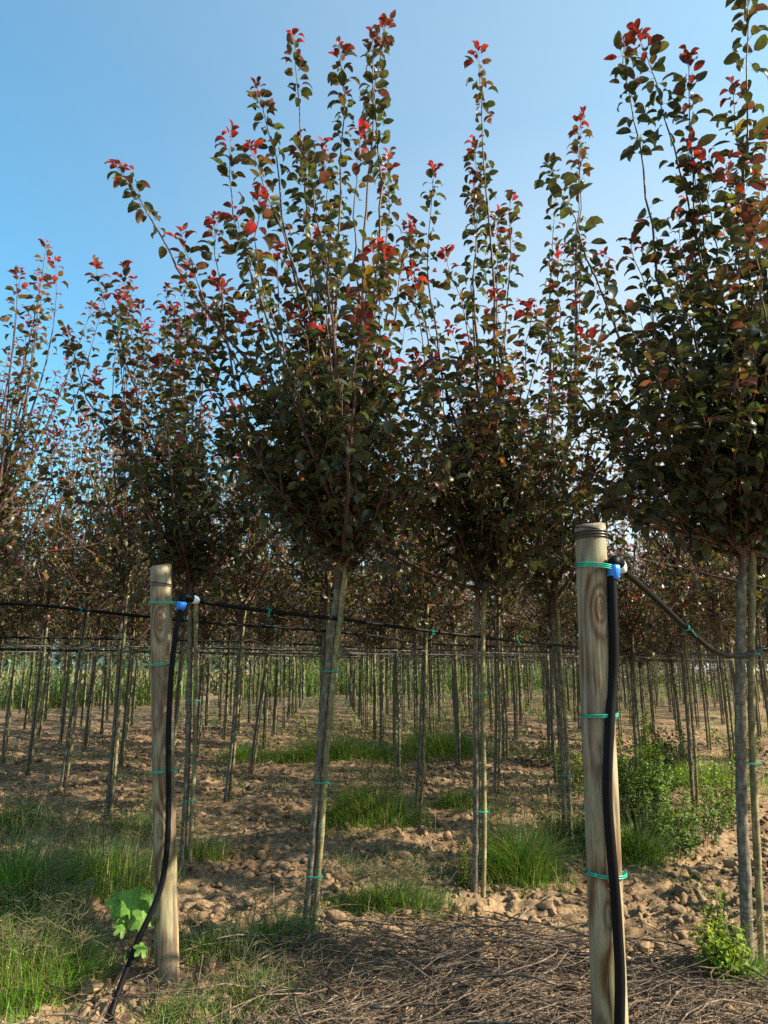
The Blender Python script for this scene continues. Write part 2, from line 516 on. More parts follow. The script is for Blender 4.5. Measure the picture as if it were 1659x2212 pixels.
def build_clods():
    meshes = [mesh_from('clod', v, None, t, [M_SOIL], smooth=False) for v, t in CL2]
    N = 34000
    r = R.uniform(2.6, 20, N) ** 1.0
    a = np.radians(R.uniform(-33, 35, N))
    x, y = r * np.sin(a), r * np.cos(a)
    keep = vnoise(x * 1.3 + 20, y * 1.3) + R.uniform(-0.3, 0.3, N) > 0.30
    x, y, r = x[keep], y[keep], r[keep]
    size = np.exp(R.normal(-4.15, 0.68, len(x))) * (1 + r * 0.03)
    size = np.clip(size, 0.007, 0.075)
    z = terrain(x, y) + size * 0.18
    score = size / r
    order = np.argsort(-score)
    # the most conspicuous 300 in front are lumps of their own on the ground
    u, v, _ = proj(np.stack([x, y, z], -1))
    vis = (u > 0) & (u < 1659) & (v < 2212)
    top = [o for o in order if vis[o]][:300]
    for o in top:
        q = bpy.data.objects.new('clod', meshes[rnd.randrange(len(meshes))])
        col.objects.link(q); q.parent = ground
        q.location = (x[o], y[o], z[o]); q.scale = (size[o],) * 3
        q.rotation_euler = (rnd.uniform(-0.6, 0.6), rnd.uniform(-0.6, 0.6), rnd.uniform(0, 6.28))
    rest = np.setdiff1d(np.arange(len(x)), top)
    g = Geo()
    for o in rest:
        V, T = (CL2 if r[o] < 4.6 and size[o] > 0.014 else CL1)[o % 8]
        t = o * 2.4
        c, s = math.cos(t), math.sin(t)
        W = V @ np.array([[c, s, 0], [-s, c, 0], [0, 0, 1.0]]) * size[o] + [x[o], y[o], z[o]]
        g.add(W, None, T)
    o = obj('soil_lumps', g.mesh('soil_lumps', [M_SOIL], False), ground)
    o['kind'] = 'stuff'
build_clods()

# ------------------------------------------------------------------ leaves
def leaf_template(segs, droop, width, fold, petiole, twist=0.0, serr=False):
    """blade along +X with its face towards +Z; returns verts, quads, tris, tip factor"""
    prof = {4: [0.0, 0.72, 1.0, 0.72, 0.0], 5: [0.0, 0.62, 1.0, 0.95, 0.55, 0.0], 3: [0.0, 0.95, 0.8, 0.0], 2: [0.0, 1.0, 0.0]}[segs]
    xs = {4: [0, 0.2, 0.45, 0.75, 1], 5: [0, 0.13, 0.36, 0.6, 0.83, 1.0], 3: [0, 0.3, 0.65, 1], 2: [0, 0.42, 1]}[segs]
    V = []; Q = []; T = []
    def curve(x):
        th = droop * x
        if abs(droop) < 1e-3: return np.array([x, 0, 0]), 0
        return np.array([math.sin(th) / droop, 0, -(1 - math.cos(th)) / droop]), th
    for x, w in zip(xs, prof):
        c, th = curve(x)
        nrm = np.array([math.sin(th), 0, math.cos(th)])
        if w == 0:
            V.append(c)
        else:
            ww = w * width / 2
            lift = fold * ww
            tw = twist * x
            side = np.array([0, math.cos(tw), math.sin(tw)])
            V += [c + side * ww + nrm * lift, c, c - side * ww + nrm * lift]
    n = len(xs)
    T += [(0, 2, 1), (0, 3, 2)]
    for k in range(n - 3):
        b = 1 + 3 * k
        Q += [(b, b + 1, b + 4, b + 3), (b + 1, b + 2, b + 5, b + 4)]
    b = 1 + 3 * (n - 3)
    t = b + 3
    T += [(b, b + 1, t), (b + 1, b + 2, t)]
    V = np.array(V); V[:, 0] += petiole
    if petiole > 0 and segs >= 4:
        m = len(V)
        h = 0.012
        V = np.vstack([V, [[0, h, 0.02], [0, -h, 0.02], [petiole, -h, 0], [petiole, h, 0]]])
        Q.append((m, m + 1, m + 2, m + 3))
    return V, np.array(Q, int).reshape(-1, 4), np.array(T, int)

def leafset(segs, n, rg):
    return [leaf_template(segs, rg.uniform(0.3, 2.5), rg.uniform(0.42, 0.62), rg.uniform(0.1, 0.75), 0.28, rg.uniform(-0.5, 0.5)) for _ in range(n)]
LR = np.random.default_rng(5)
L_NEAR = leafset(5, 8, LR)
L_MID = leafset(3, 6, LR)
L_FAR = leafset(2, 4, LR)

CR = np.random.default_rng(8)
def frames(D, up, roll):
    X = D / (np.linalg.norm(D, axis=1)[:, None] + 1e-9)
    Z = up - (up * X).sum(1)[:, None] * X
    Z /= np.linalg.norm(Z, axis=1)[:, None] + 1e-9
    Y = np.cross(Z, X)
    c = np.cos(roll)[:, None]; s = np.sin(roll)[:, None]
    return X, Y * c + Z * s, Z * c - Y * s

def leaves_geo(g, tmpl, P, X, Y, Z, size, C, var):
    for k, (V, Q, T) in enumerate(tmpl):
        m = np.where(var % len(tmpl) == k)[0]
        if not len(m): continue
        W = P[m][:, None, :] + size[m][:, None, None] * (V[None, :, 0:1] * X[m][:, None, :] + V[None, :, 1:2] * Y[m][:, None, :] + V[None, :, 2:3] * Z[m][:, None, :])
        nv = len(V)
        off = (np.arange(len(m)) * nv)[:, None, None]
        cc = np.repeat(C[m], nv, axis=0)
        cc = cc * CR.uniform(0.72, 1.28, (len(cc), 1)) * (1 + CR.normal(0, 0.10, (len(cc), 3)))
        g.add(W.reshape(-1, 3), (Q[None] + off).reshape(-1, 4), (T[None] + off).reshape(-1, 3), cc)

GREENS = np.array([[0.026, 0.036, 0.010], [0.040, 0.048, 0.012], [0.036, 0.038, 0.014], [0.050, 0.060, 0.016], [0.050, 0.046, 0.013], [0.026, 0.032, 0.013]])
REDS = np.array([[0.20, 0.010, 0.014], [0.15, 0.012, 0.014], [0.24, 0.022, 0.014], [0.12, 0.014, 0.016]])
RUST = np.array([[0.085, 0.032, 0.020], [0.10, 0.052, 0.014], [0.066, 0.042, 0.015], [0.085, 0.024, 0.022], [0.070, 0.054, 0.012], [0.052, 0.034, 0.02]])
GOLD = np.array([[0.16, 0.11, 0.012], [0.20, 0.065, 0.012], [0.12, 0.13, 0.02]])

def leaf_colors(s, z, rg, red=1.0):
    n = len(s)
    if red < 1: z = z - 0.6 * rg.random(n)
    C = GREENS[rg.integers(0, len(GREENS), n)].copy()
    mix = rg.random(n)
    m = (s < 0.8 * red) & (mix < 0.95 - s * 1.15 / red)
    C[m] = RUST[rg.integers(0, len(RUST), m.sum())]
    m2 = (s < 0.075 + 0.06 * rg.random(n)) & (z > 3.3 - 0.8 * (red > 1))
    C[m2] = REDS[rg.integers(0, len(REDS), m2.sum())]
    m3 = rg.random(n) < 0.012
    C[m3] = GOLD[rg.integers(0, 3, m3.sum())]
    m4 = rg.random(n) < 0.025
    C[m4] = RUST[rg.integers(0, len(RUST), m4.sum())]
    if red < 1: C = C * 0.8  # right-hand crown: its shade is painted in as darker leaf colour
    return C * rg.uniform(0.6, 1.2, (n, 1))

def bez(a, b, c, d, n):
    t = np.linspace(0, 1, n)[:, None]
    return (1 - t) ** 3 * a + 3 * (1 - t) ** 2 * t * b + 3 * (1 - t) * t * t * c + t ** 3 * d

UP = np.array([0, 0, 1.0])
class Tree:
    """skeleton of limbs and shoots plus the leaf nodes along them, in coordinates local to the tree's base"""
    def __init__(s, seed, lean=(0.0, 0.0), tips=None, n_rand=14, height=5.2, spread=1.0, lod=0, dens=1.0, red=1.0):
        s.rg = np.random.default_rng(seed); s.lod = lod; s.red = red
        s.wood = []
        s.P = []; s.D = []; s.s = []; s.sz = []
        s.dens = dens
        rg = s.rg
        s.lean = np.array([lean[0], lean[1]])
        s.tz = height * 0.70
        for T in (tips or []):
            T, opt = np.array(T[:3]), (T[3] if len(T) > 3 else {})
            s.limb(T, **opt)
        for k in range(n_rand):
            a = k * 2.399 + rg.uniform(-0.4, 0.4)
            r = spread * rg.uniform(0.12, 1.0) ** 0.8
            h = height - 1.1 * (r / max(spread, 0.1)) ** 1.4 * rg.uniform(0.5, 1.4) - rg.uniform(0, 0.7)
            c = s.trunk(2.3)
            s.limb(np.array([c[0] + s.lean[0] * 1.0 + r * math.cos(a), c[1] + s.lean[1] + r * math.sin(a), h]))
        # low wide-reaching limbs
        for k in range(13 if lod == 0 else 9):
            a = k * 2.399 + 1.0 + rg.uniform(-0.4, 0.4); r = spread * rg.uniform(0.75, 1.55)
            c = s.trunk(2.2)
            s.limb(np.array([c[0] + r * math.cos(a), c[1] + r * math.sin(a), rg.uniform(2.75, 4.1)]), z0=rg.uniform(2.0, 2.5), sub=1.3, tipred=0.4)
        # short leafy twigs in the lower crown
        for k in range(int(95 * dens)):
            z = rg.uniform(1.98, 3.3)
            a = rg.uniform(0, 6.283)
            p = s.trunk(z)
            L = rg.uniform(0.2, 0.85) * spread
            d = np.array([math.cos(a), math.sin(a), rg.uniform(-0.05, 0.75)])
            e = p + d * L + [0, 0, rg.uniform(-0.1, 0.05)]
            s.shoot(p, p + d * L * 0.4 + [0, 0, 0.06], e - d * 0.1, e, 0.004, 0.05, clus=1)
    def trunk(s, z):
        b = 0.012 * math.sin(z * 2.3 + s.lean[0] * 9)
        return np.array([s.lean[0] * z / 2.3 + b, s.lean[1] * z / 2.3 - b * 0.6, z])
    def limb(s, T, bare=0.0, z0=None, sub=1.0, tipred=0.0):
        rg = s.rg
        if z0 is None:
            z0 = rg.uniform(2.05, min(3.1, max(2.2, T[2] - 1.5)))
        S0 = s.trunk(z0)
        lat_ = T - S0; H = lat_[2]; lat_ = lat_ * [1, 1, 0]
        d = np.linalg.norm(lat_)
        b = S0 + lat_ * 0.5 + UP * max(0.12, H * 0.16) + rg.normal(0, 0.09, 3)
        c = T - lat_ * rg.uniform(0.08, 0.45) - UP * abs(H) * 0.42 + rg.normal(0, 0.11, 3)
        n = 22 if s.lod == 0 else 9
        C = bez(S0, b, c, T, n)
        if s.lod == 0:
            wob = np.cumsum(rg.normal(0, 0.015, (n, 3)), axis=0) * np.linspace(0, 1, n)[:, None]
            C = C + wob
        L = np.linalg.norm(np.diff(C, axis=0), axis=1).sum()
        r0 = 0.005 + 0.0038 * L
        s.wood.append((C, np.linspace(r0, 0.0018, n), 6 if s.lod == 0 else 4))
        s.nodes(C, L, start=rg.uniform(0.40, 0.60) + (0.15 if bare else 0), step=0.0175 / s.dens, bare=bare, side=rg.random() < tipred)
        # spurs with leaf clusters on the older wood
        s.nodes(C, L, start=0.08, end=0.5 - bare * 0.6, step=0.035 / s.dens, old=True)
        ns = int(L * 3.0 * sub * s.dens)
        for k in range(ns):
            t = rg.uniform(0.06, 0.55 - bare * 0.6)
            p = C[int(t * (n - 1))]
            a = math.atan2(lat_[1], lat_[0]) + rg.normal(0, 1.3)
            ll = rg.uniform(0.16, 0.66) * (1.1 - 0.8 * t)
            hd = np.array([math.cos(a), math.sin(a), 0])
            e = p + hd * ll * rg.uniform(0.25, 0.7) + UP * ll * rg.uniform(0.35, 0.95)
            s.shoot(p, p + hd * ll * 0.3 + UP * ll * 0.12, e - UP * ll * 0.3, e, 0.0038, 0.033)
    def shoot(s, a, b, c, d, r, step, clus=0):
        n = 8 if s.lod == 0 else 4
        C = bez(a, b, c, d, n)
        L = np.linalg.norm(np.diff(C, axis=0), axis=1).sum()
        s.wood.append((C, np.linspace(r, 0.0014, n), 4 if s.lod == 0 else 3))
        s.nodes(C, L, start=0.12, step=step / s.dens, old=bool(clus), side=True)
    def nodes(s, C, L, start=0.0, end=1.0, step=0.035, bare=0.0, old=False, side=False):
        rg = s.rg
        n = max(2, int(L * (end - start) / step))
        t = np.sort(np.clip(np.linspace(start, end, n) + rg.uniform(-0.4, 0.4, n) * (end - start) / n, 0, 1))
        if bare: t = t[t > 1 - (1 - bare) * 0.55]
        if not old: t = start + (1 - start) * ((t - start) / max(1 - start, 1e-6)).clip(0, 1) ** 0.62
        if not old: t = np.append(t, [0.985, 0.995, 1.0]); 
        n = len(t)
        idx = t * (len(C) - 1); i = np.minimum(idx.astype(int), len(C) - 2); f = (idx - i)[:, None]
        p = C[i] * (1 - f) + C[i + 1] * f
        p = p + rg.normal(0, 1, (n, 3)) * 0.003
        tan = C[i + 1] - C[i]; tan /= np.linalg.norm(tan, axis=1)[:, None] + 1e-9
        sd_ = (1 - t) * L
        a = np.arange(n) * 2.399 + rg.uniform(0, 6.28) + rg.uniform(-0.35, 0.35, n)
        h = np.stack([np.cos(a), np.sin(a), np.zeros(n)], 1)
        el = np.where(sd_ < 0.07, rg.uniform(0.5, 1.25, n), np.where(sd_ < 0.35, rg.uniform(-0.05, 0.6, n), rg.uniform(-0.75, 0.45, n)))
        if old: el = rg.uniform(-0.9, 0.35, n); sd_ = sd_ + 0.6
        size_s = sd_.copy()
        if side and rg.random() > 0.05: sd_ = sd_ + 0.45
        d = h * np.cos(el)[:, None] + UP * np.sin(el)[:, None] + tan * 0.25
        sz = np.where(size_s < 0.05, rg.uniform(0.048, 0.072, n), rg.uniform(0.058, 0.112, n))
        p = p + d * (rg.random(n) ** 2 * 0.028)[:, None]
        keep = (rg.random(n) > 0.10) & ((np.sin(t * rg.uniform(14, 30) + rg.uniform(0, 6)) > -0.86) | (size_s < 0.3))
        p, d, sd_, sz = p[keep], d[keep], sd_[keep], sz[keep]
        s.P.append(p); s.D.append(d); s.s.append(sd_); s.sz.append(sz)
    def arrays(s):
        P = np.concatenate(s.P); D = np.concatenate(s.D); sd_ = np.concatenate(s.s); sz = np.concatenate(s.sz)
        rg = s.rg
        if s.lod == 2:
            k = rg.random(len(P)) < 0.42
            P, D, sd_, sz = P[k], D[k], sd_[k], sz[k] * 1.5
        n = len(P)
        X, Y, Z = frames(D, np.tile(UP, (n, 1)) + rg.normal(0, 0.25, (n, 3)), rg.normal(0, 0.45, n))
        C = leaf_colors(sd_, P[:, 2], rg, s.red)
        if s.red > 1: C = C * [1.32, 1.2, 0.95]  # bronze tint, plus sunlight painted in by lightening the background crowns
        return P, X, Y, Z, sz, C, rg.integers(0, 64, n)
    def wood_mesh(s):
        g = Geo()
        for C, r, k in s.wood:
            if s.lod == 2: k = 3
            g.add(*tube(C, r, k, False))
        z = np.linspace(1.9, s.tz, 12)
        g.add(*tube(np.array([s.trunk(a) for a in z]), np.linspace(0.0195, 0.006, 12), 7, False))
        return g

def trunk_mesh(t, lod, seed, rad=1.0):
    rg = np.random.default_rng(seed)
    n = 36 if lod == 0 else 8
    z = np.linspace(-0.12, 1.92, n)
    P = np.array([t.trunk(a) for a in z])
    r = np.interp(z, [-0.12, 0.0, 0.12, 1.92], [0.031, 0.028, 0.0245, 0.0195]) * rad
    if lod == 0: r = r * (1 + rg.normal(0, 0.03, n)) ; P[:, :2] += rg.normal(0, 0.0012, (n, 2))
    return tube_mesh('trunk', P, r, [M_BARK], 14 if lod == 0 else 6)

def stake_mesh(t, lod, off=(0.046, -0.008), top=2.45, seed=0):
    rg = np.random.default_rng(seed)
    n = 30 if lod == 0 else 5
    z = np.linspace(-0.1, top, n)
    P = np.array([t.trunk(a) for a in z]); P[:, 0] = P[:, 0] + np.interp(z, [0, 2.4], [off[0], off[0] * 0.78]); P[:, 1] += off[1]
    r = np.full(n, 0.0175)
    if lod == 0:
        r = r * (1 + rg.normal(0, 0.02, n)); r[7] *= 1.1; r[15] *= 1.12; r[22] *= 1.1
    return tube_mesh('stake', P, r, [M_STAKE], 12 if lod == 0 else 6)

def tie_mesh(c, rx, ry, ang=0.0, r=0.0022, turns=2, tilt=0.0, tail=True, mat=None, name='tie'):
    n = 22 * turns
    a = np.linspace(0, 2 * np.pi * turns, n)
    x = rx * np.cos(a); y = ry * np.sin(a)
    z = (a / (2 * np.pi) - turns / 2) * r * 2.6 + tilt * x
    P = np.stack([c[0] + x, c[1] + y, c[2] + z], 1)
    g = Geo(); g.add(*tube(P, r, 5))
    if tail:
        e = P[-1]
        g.add(*tube([e, e + [0.008, -0.006, 0.012], e + [0.014, -0.008, 0.03]], r * 0.8, 4))
        g.add(*tube([e, e + [0.006, -0.004, -0.012], e + [0.004, -0.008, -0.035]], r * 0.8, 4))
    return g.mesh(name, [mat or M_TIE])

# leaf meshes shared by the single leaves of the nearest trees
LEAF_CLASSES = np.vstack([GREENS, REDS[:3], RUST[:5], GOLD])
LEAF_MESH = {}
def leaf_mesh(k, c):
    if (k, c) not in LEAF_MESH:
        V, Q, T = L_NEAR[k]
        LEAF_MESH[(k, c)] = mesh_from('leaf', V, Q, T, [M_LEAF], LEAF_CLASSES[c] * CR.uniform(0.7, 1.3, (len(V), 1)) * (1 + CR.normal(0, 0.12, (len(V), 3))))
    return LEAF_MESH[(k, c)]

ORD = ['first', 'second', 'third', 'fourth', 'fifth', 'sixth', 'seventh', 'eighth', 'ninth', 'tenth', 'eleventh', 'twelfth', 'thirteenth']

def make_near_tree(t, x, y, label, stake_off=(0.046, -0.008), ties=(0.25, 0.75, 1.35), seed=1, group='nursery trees in rows', rad=1.0, leaves=300):
    z = gz(x, y)
    root = thing('nursery_tree', label, 'tree', (x, y, z), group)
    obj('trunk', trunk_mesh(t, 0, seed, rad), root)
    sm = obj('stake', stake_mesh(t, 0, stake_off, seed=seed + 5), root)
    for h in ties:
        c = t.trunk(h)
        obj('tie', tie_mesh((c[0] + stake_off[0] * 0.5, c[1] + stake_off[1] * 0.5, h), abs(stake_off[0]) * 0.5 + 0.026, 0.028, turns=2, r=0.0018), root)
    crown = obj('crown', t.wood_mesh().mesh('crown', [M_TWIG]), root)
    P, X, Y, Z, sz, C, var = t.arrays()
    # the leaves that show largest are objects of their own
    W = P + np.array([x, y, z])
    u, v, c = proj(W)
    vis = (u > -10) & (u < 1670) & (v > -20)
    dist = np.linalg.norm(W - [0, 0, EYE], axis=1)
    edge = t.rg.random(len(P))
    score = np.where(vis, sz / dist ** 1.6 * (0.6 + 0.8 * edge), 0)
    top = np.argsort(-score)[:leaves]
    top = top[score[top] > 0]
    for o in top:
        k = int(var[o]) % len(L_NEAR)
        cc = int(np.argmin(((np.sqrt(LEAF_CLASSES) - np.sqrt(C[o])) ** 2).sum(1)))
        q = bpy.data.objects.new('leaf', leaf_mesh(k, cc))
        col.objects.link(q); q.parent = crown
        M = Matrix(((X[o][0], Y[o][0], Z[o][0], 0), (X[o][1], Y[o][1], Z[o][1], 0), (X[o][2], Y[o][2], Z[o][2], 0), (0, 0, 0, 1)))
        q.matrix_local = Matrix.Translation(Vector(P[o])) @ M @ Matrix.Scale(float(sz[o]), 4)
    m = np.ones(len(P), bool); m[top] = False
    g = Geo(); leaves_geo(g, L_NEAR, P[m], X[m], Y[m], Z[m], sz[m], C[m], var[m])
    f = obj('foliage', g.mesh('foliage', [M_LEAF]), crown); f['kind'] = 'stuff'
    return root

def local_tips(x, y, lst, seed):
    rg = np.random.default_rng(seed)
    out = []
    z = gz(x, y)
    for t in lst:
        u, v, Y = t[:3]
        p = at(u, v, Y) - np.array([x, y, z])
        out.append((p[0], p[1], p[2], t[3] if len(t) > 3 else {}))
    return out

used = set()
def lean_for(u, v, x, y):
    p = at(u, v, y)
    return (p[0] - x) / (p[2] - gz(x, y)) * 2.3
def latpos(i, j):
    p = P0 + i * V1 + j * V2
    return float(p[0]), float(p[1])

# --- tree A: the central one
ax, ay = -0.455, 4.457
TA = Tree(101, lean=(lean_for(738, 1190, ax, ay), -0.05), n_rand=3, height=4.2, spread=1.0, dens=0.98, tips=local_tips(ax, ay, [
    (238, 320, 4.1, dict(bare=0.45, z0=2.9, sub=0.35)), (482, 275, 4.3), (568, 188, 4.55), (625, 95, 4.6, dict(bare=0.1, sub=0.6)), (742, 85, 4.45),
    (798, 60, 4.4), (838, 88, 4.5, dict(bare=0.3, sub=0.5)), (552, 370, 4.4), (780, 318, 3.9), (430, 515, 4.1), (700, 300, 4.7),
    (655, 300, 4.6, dict(sub=0.6)), (880, 470, 4.6), (500, 480, 4.8), (600, 560, 4.0), (840, 560, 4.1), (390, 540, 4.2, dict(z0=2.5)),
    (720, 500, 3.9), (660, 640, 3.9), (480, 640, 4.2), (370, 700, 4.6), (830, 330, 4.9, dict(sub=0.5)), (560, 720, 3.85), (760, 700, 3.8), (520, 860, 4.0), (860, 760, 4.2)], 1))
make_near_tree(TA, ax, ay, 'tallest tree in the middle, leaning trunk tied to a stake, red-tipped shoots', seed=1, ties=(0.27, 0.78, 1.42)); used.add((0, 0))
# --- tree B
bx, by = 0.60, 5.22
TB = Tree(102, lean=(lean_for(1035, 1200, bx, by), -0.03), n_rand=5, height=4.2, spread=1.0, dens=0.98, tips=local_tips(bx, by, [
    (1052, 138, 5.0, dict(sub=0.6)), (1102, 445, 5.1), (1078, 448, 5.4), (935, 372, 4.9), (1015, 430, 5.1), (975, 560, 4.8), (1150, 620, 4.9),
    (1040, 300, 5.2, dict(sub=0.6)), (890, 480, 5.2, dict(bare=0.3, sub=0.5)), (905, 590, 4.7), (1090, 640, 4.7), (1210, 560, 5.2, dict(bare=0.2)), (1180, 760, 5.0), (960, 700, 4.6),
    (1240, 820, 5.3), (880, 800, 4.8), (1080, 830, 4.6)], 2))
make_near_tree(TB, bx, by, 'tree right of the middle, upright trunk and stake beside a yellow-green sprout', seed=2, stake_off=(0.055, -0.01), ties=(0.52, 1.3)); used.add((1, 0))
# --- tree K: the dark one at the right edge
kx, ky = 1.745, 3.83
TK = Tree(103, red=0.45, lean=(lean_for(1600, 1300, kx, ky), -0.02), n_rand=5, height=4.2, spread=0.9, dens=1.1, tips=local_tips(kx, ky, [
    (1385, 90, 3.3), (1412, 80, 3.5), (1512, 118, 3.5), (1668, -110, 3.1), (1700, -160, 3.3), (1605, 150, 3.3), (1655, 240, 3.0), (1560, 300, 3.6),
    (1470, 330, 3.6, dict(bare=0.3)), (1600, 330, 3.1), (1450, 520, 3.3), (1350, 560, 3.5), (1300, 840, 3.5, dict(z0=2.3)), (1310, 1075, 3.4, dict(z0=2.05, sub=1.3)),
    (1500, 560, 3.1), (1640, 470, 3.0), (1400, 700, 3.2), (1700, 150, 3.6), (1780, 60, 3.9), (1820, 300, 3.7), (1560, 700, 3.0), (1290, 930, 3.7, dict(z0=2.15)), (1800, 500, 3.3), (1480, 760, 3.1), (1620, 820, 3.0), (1380, 900, 3.2)], 3))
make_near_tree(TK, kx, ky, 'dark tree at the right edge, lichen-grey trunk with a leafy sprout at its foot', seed=3, stake_off=(0.085, 0.03), ties=(0.95, 1.5), rad=1.2); used.add((1, -1))
# --- tree behind the right-hand post
cx, cy = latpos(2, 0)
TC = Tree(104, lean=(0.0, -0.05), n_rand=2, height=4.0, spread=0.7, dens=0.68, tips=local_tips(cx, cy, [
    (1262, 262, 5.3), (1238, 268, 5.4), (1190, 425, 5.6), (1300, 545, 5.4), (1275, 640, 5.3), (1200, 640, 5.5), (1240, 520, 5.6, dict(bare=0.2)), (1340, 760, 5.8), (1160, 820, 5.7)], 4))
make_near_tree(TC, cx, cy, 'tree whose trunk hides behind the thick right-hand post, two red-tipped spires', seed=4, ties=(0.6,), leaves=250); used.add((2, 0))
# --- tree F behind the left-hand post
fx, fy = -1.54, 5.89
TF = Tree(105, lean=(lean_for(415, 1310, fx, fy), -0.03), n_rand=7, height=4.5, spread=0.85, dens=0.85, tips=local_tips(fx, fy, [
    (218, 572, 5.9), (288, 562, 6.0), (350, 600, 6.1), (430, 560, 5.6), (258, 640, 5.6, dict(sub=0.5)), (165, 690, 5.7), (395, 650, 5.6), (330, 690, 5.5), (460, 700, 5.9)], 5))
make_near_tree(TF, fx, fy, 'tree just right of the left-hand post, its stake pale green at the foot', seed=5, stake_off=(0.06, -0.01), ties=(0.45, 1.2), leaves=280); used.add((0, 1))

# --- templates for the rest of the rows
def template(seed, lod, height, spread, lean, dens):
    t = Tree(seed, lean=lean, n_rand=18 if lod < 2 else 15, height=height, spread=spread, lod=1 if lod == 1 else lod, dens=dens)
    t.red = 1.7
    P, X, Y, Z, sz, C, var = t.arrays()
    g = Geo(); leaves_geo(g, L_MID if lod == 1 else L_FAR, P, X, Y, Z, sz * (1.05 if lod == 1 else 1.0), C, var)
    fol = g.mesh('foliage', [M_LEAF])
    return dict(crown=t.wood_mesh().mesh('crown', [M_TWIG]), foliage=fol, trunk=trunk_mesh(t, lod, seed), stake=stake_mesh(t, lod, seed=seed), tree=t)
MID = [template(200 + k, 1, h, s, l, d) for k, (h, s, l, d) in enumerate([(5.6, 0.95, (0, 0), 0.56), (5.2, 1.0, (0, 0), 0.58), (5.9, 0.9, (0, 0), 0.54), (5.4, 1.0, (0, 0), 0.56)])]
FAR = [template(300 + k, 2, h, s, l, 0.5) for k, (h, s, l) in enumerate([(5.5, 0.9, (0, 0)), (5.2, 0.95, (0, 0)), (5.8, 0.85, (0, 0)), (5.3, 0.9, (0, 0))])]

lean_mid = {(0, 2): (265, 1340), (0, 3): (180, 1350), (1, 2): (525, 1340), (2, 3): (585, 1350), (2, 1): (920, 1330), (3, 1): (1072, 1370), (4, 1): (1190, 1400), (0, 4): (95, 1350), (1, 3): (400, 1360)}
cand = []
for j in range(-3, 13):
    for i in range(-2, 70):
        if j == -3 or (j == -2 and i not in (2, 4)): continue  # of this unseen row, two trees added only for the shade they cast
        if (j == 1 and i < 0) or (j == 2 and i < -1): continue
        if j == -1 and i < 1: continue
        if j == 0 and i < 0: continue
        if (i, j) in used: continue
        x, y = latpos(i, j)
        if y > 62 or y < 0.5: continue
        u, v, c = proj(np.array([x, y, 2.6]))
        marg = 160 if y > 12 else 420
        if u < -170 - 900 / y or (u > 1659 + marg and j > -2): continue
        cand.append((y, i, j, x, y))
cand.sort()
n_thing = 0
far_mass = []
rg = np.random.default_rng(77)
rows_seen = {}
for d, i, j, x, y in cand:
    if rg.random() < 0.03 and y > 9: continue
    x += rg.normal(0, 0.03); y += rg.normal(0, 0.03)
    if n_thing >= 288:
        far_mass.append((x, y)); continue
    n_thing += 1
    lod = MID if y < 17 else FAR
    tp = lod[(i * 3 + j * 5 + (i * j) % 3) % 4]
    u, v, _ = proj(np.array([x, y, 0.8]))
    if y < 17 and -20 < u < 1680:
        rows_seen.setdefault(j, 0)
        nth = i + 1 if j > 0 else i + 1
        lab = 'slim staked tree, %s along from the left end of the %s row back' % (ORD[min(max(nth, 0), 12)], ORD[min(j + 1, 12)])
        if nth <= 0: lab = 'slim staked tree at the left margin, starting the %s row back' % ORD[min(j + 1, 12)]
        if nth > 12: lab = 'slim staked tree deep on the right of the %s row back, past its twelfth' % ORD[min(j + 1, 12)]
        if i == -2: lab = 'slim tree cut off at the left margin before the start of the %s row' % ORD[min(j + 1, 12)]
        grp = 'nursery trees in rows'
    elif y < 17:
        lab = 'tree in leaf standing just off the side of the picture'
        grp = 'trees cut off by the picture sides'
    else:
        lab = 'slim staked tree far back among the crowded rows of trunks'
        grp = 'far trees of the rows'
    root = thing('nursery_tree', lab, 'tree', (x, y, gz(x, y)), grp)
    s = rg.uniform(0.93, 1.06)
    if 1290 < u < 1470 and y < 17: s *= 0.78
    root.scale = (s, s, s)
    tl = -0.012 * (x / max(y, 1)) * 0 + rg.normal(0, 0.012)
    if (i, j) in lean_mid: tl = lean_for(*lean_mid[(i, j)], x, y) / 2.3
    elif x < 0 and y < 17 and i >= 0: tl += 0.02
    root.rotation_euler = (rg.normal(0, 0.012), tl, 0)
    rz = rg.uniform(0, 6.283)
    ct = obj('crown', tp['crown'], root); fo = obj('foliage', tp['foliage'], ct)
    tr = obj('trunk', tp['trunk'], root); st = obj('stake', tp['stake'], root)
    fo['kind'] = 'stuff'
    # crown and trunk turn together about the trunk; the stake keeps to the right
    ln = tp['tree'].lean
    if abs(ln[0]) < 0.2:
        ct.rotation_euler = (0, 0, rz); tr.rotation_euler = (0, 0, rz)
        # the trunk's own slight lean turned by rz: move the stake onto it
        c_, s_ = math.cos(rz), math.sin(rz)
        lx, ly = ln[0] * c_ - ln[1] * s_, ln[0] * s_ + ln[1] * c_
        st.rotation_euler = (-(ly - ln[1]) / 2.3, (lx - ln[0]) / 2.3, 0)
        kt = rg.uniform(0.75, 1.2); tr.scale = (kt, kt, 1)
        st.rotation_euler[1] += rg.normal(0, 0.006)

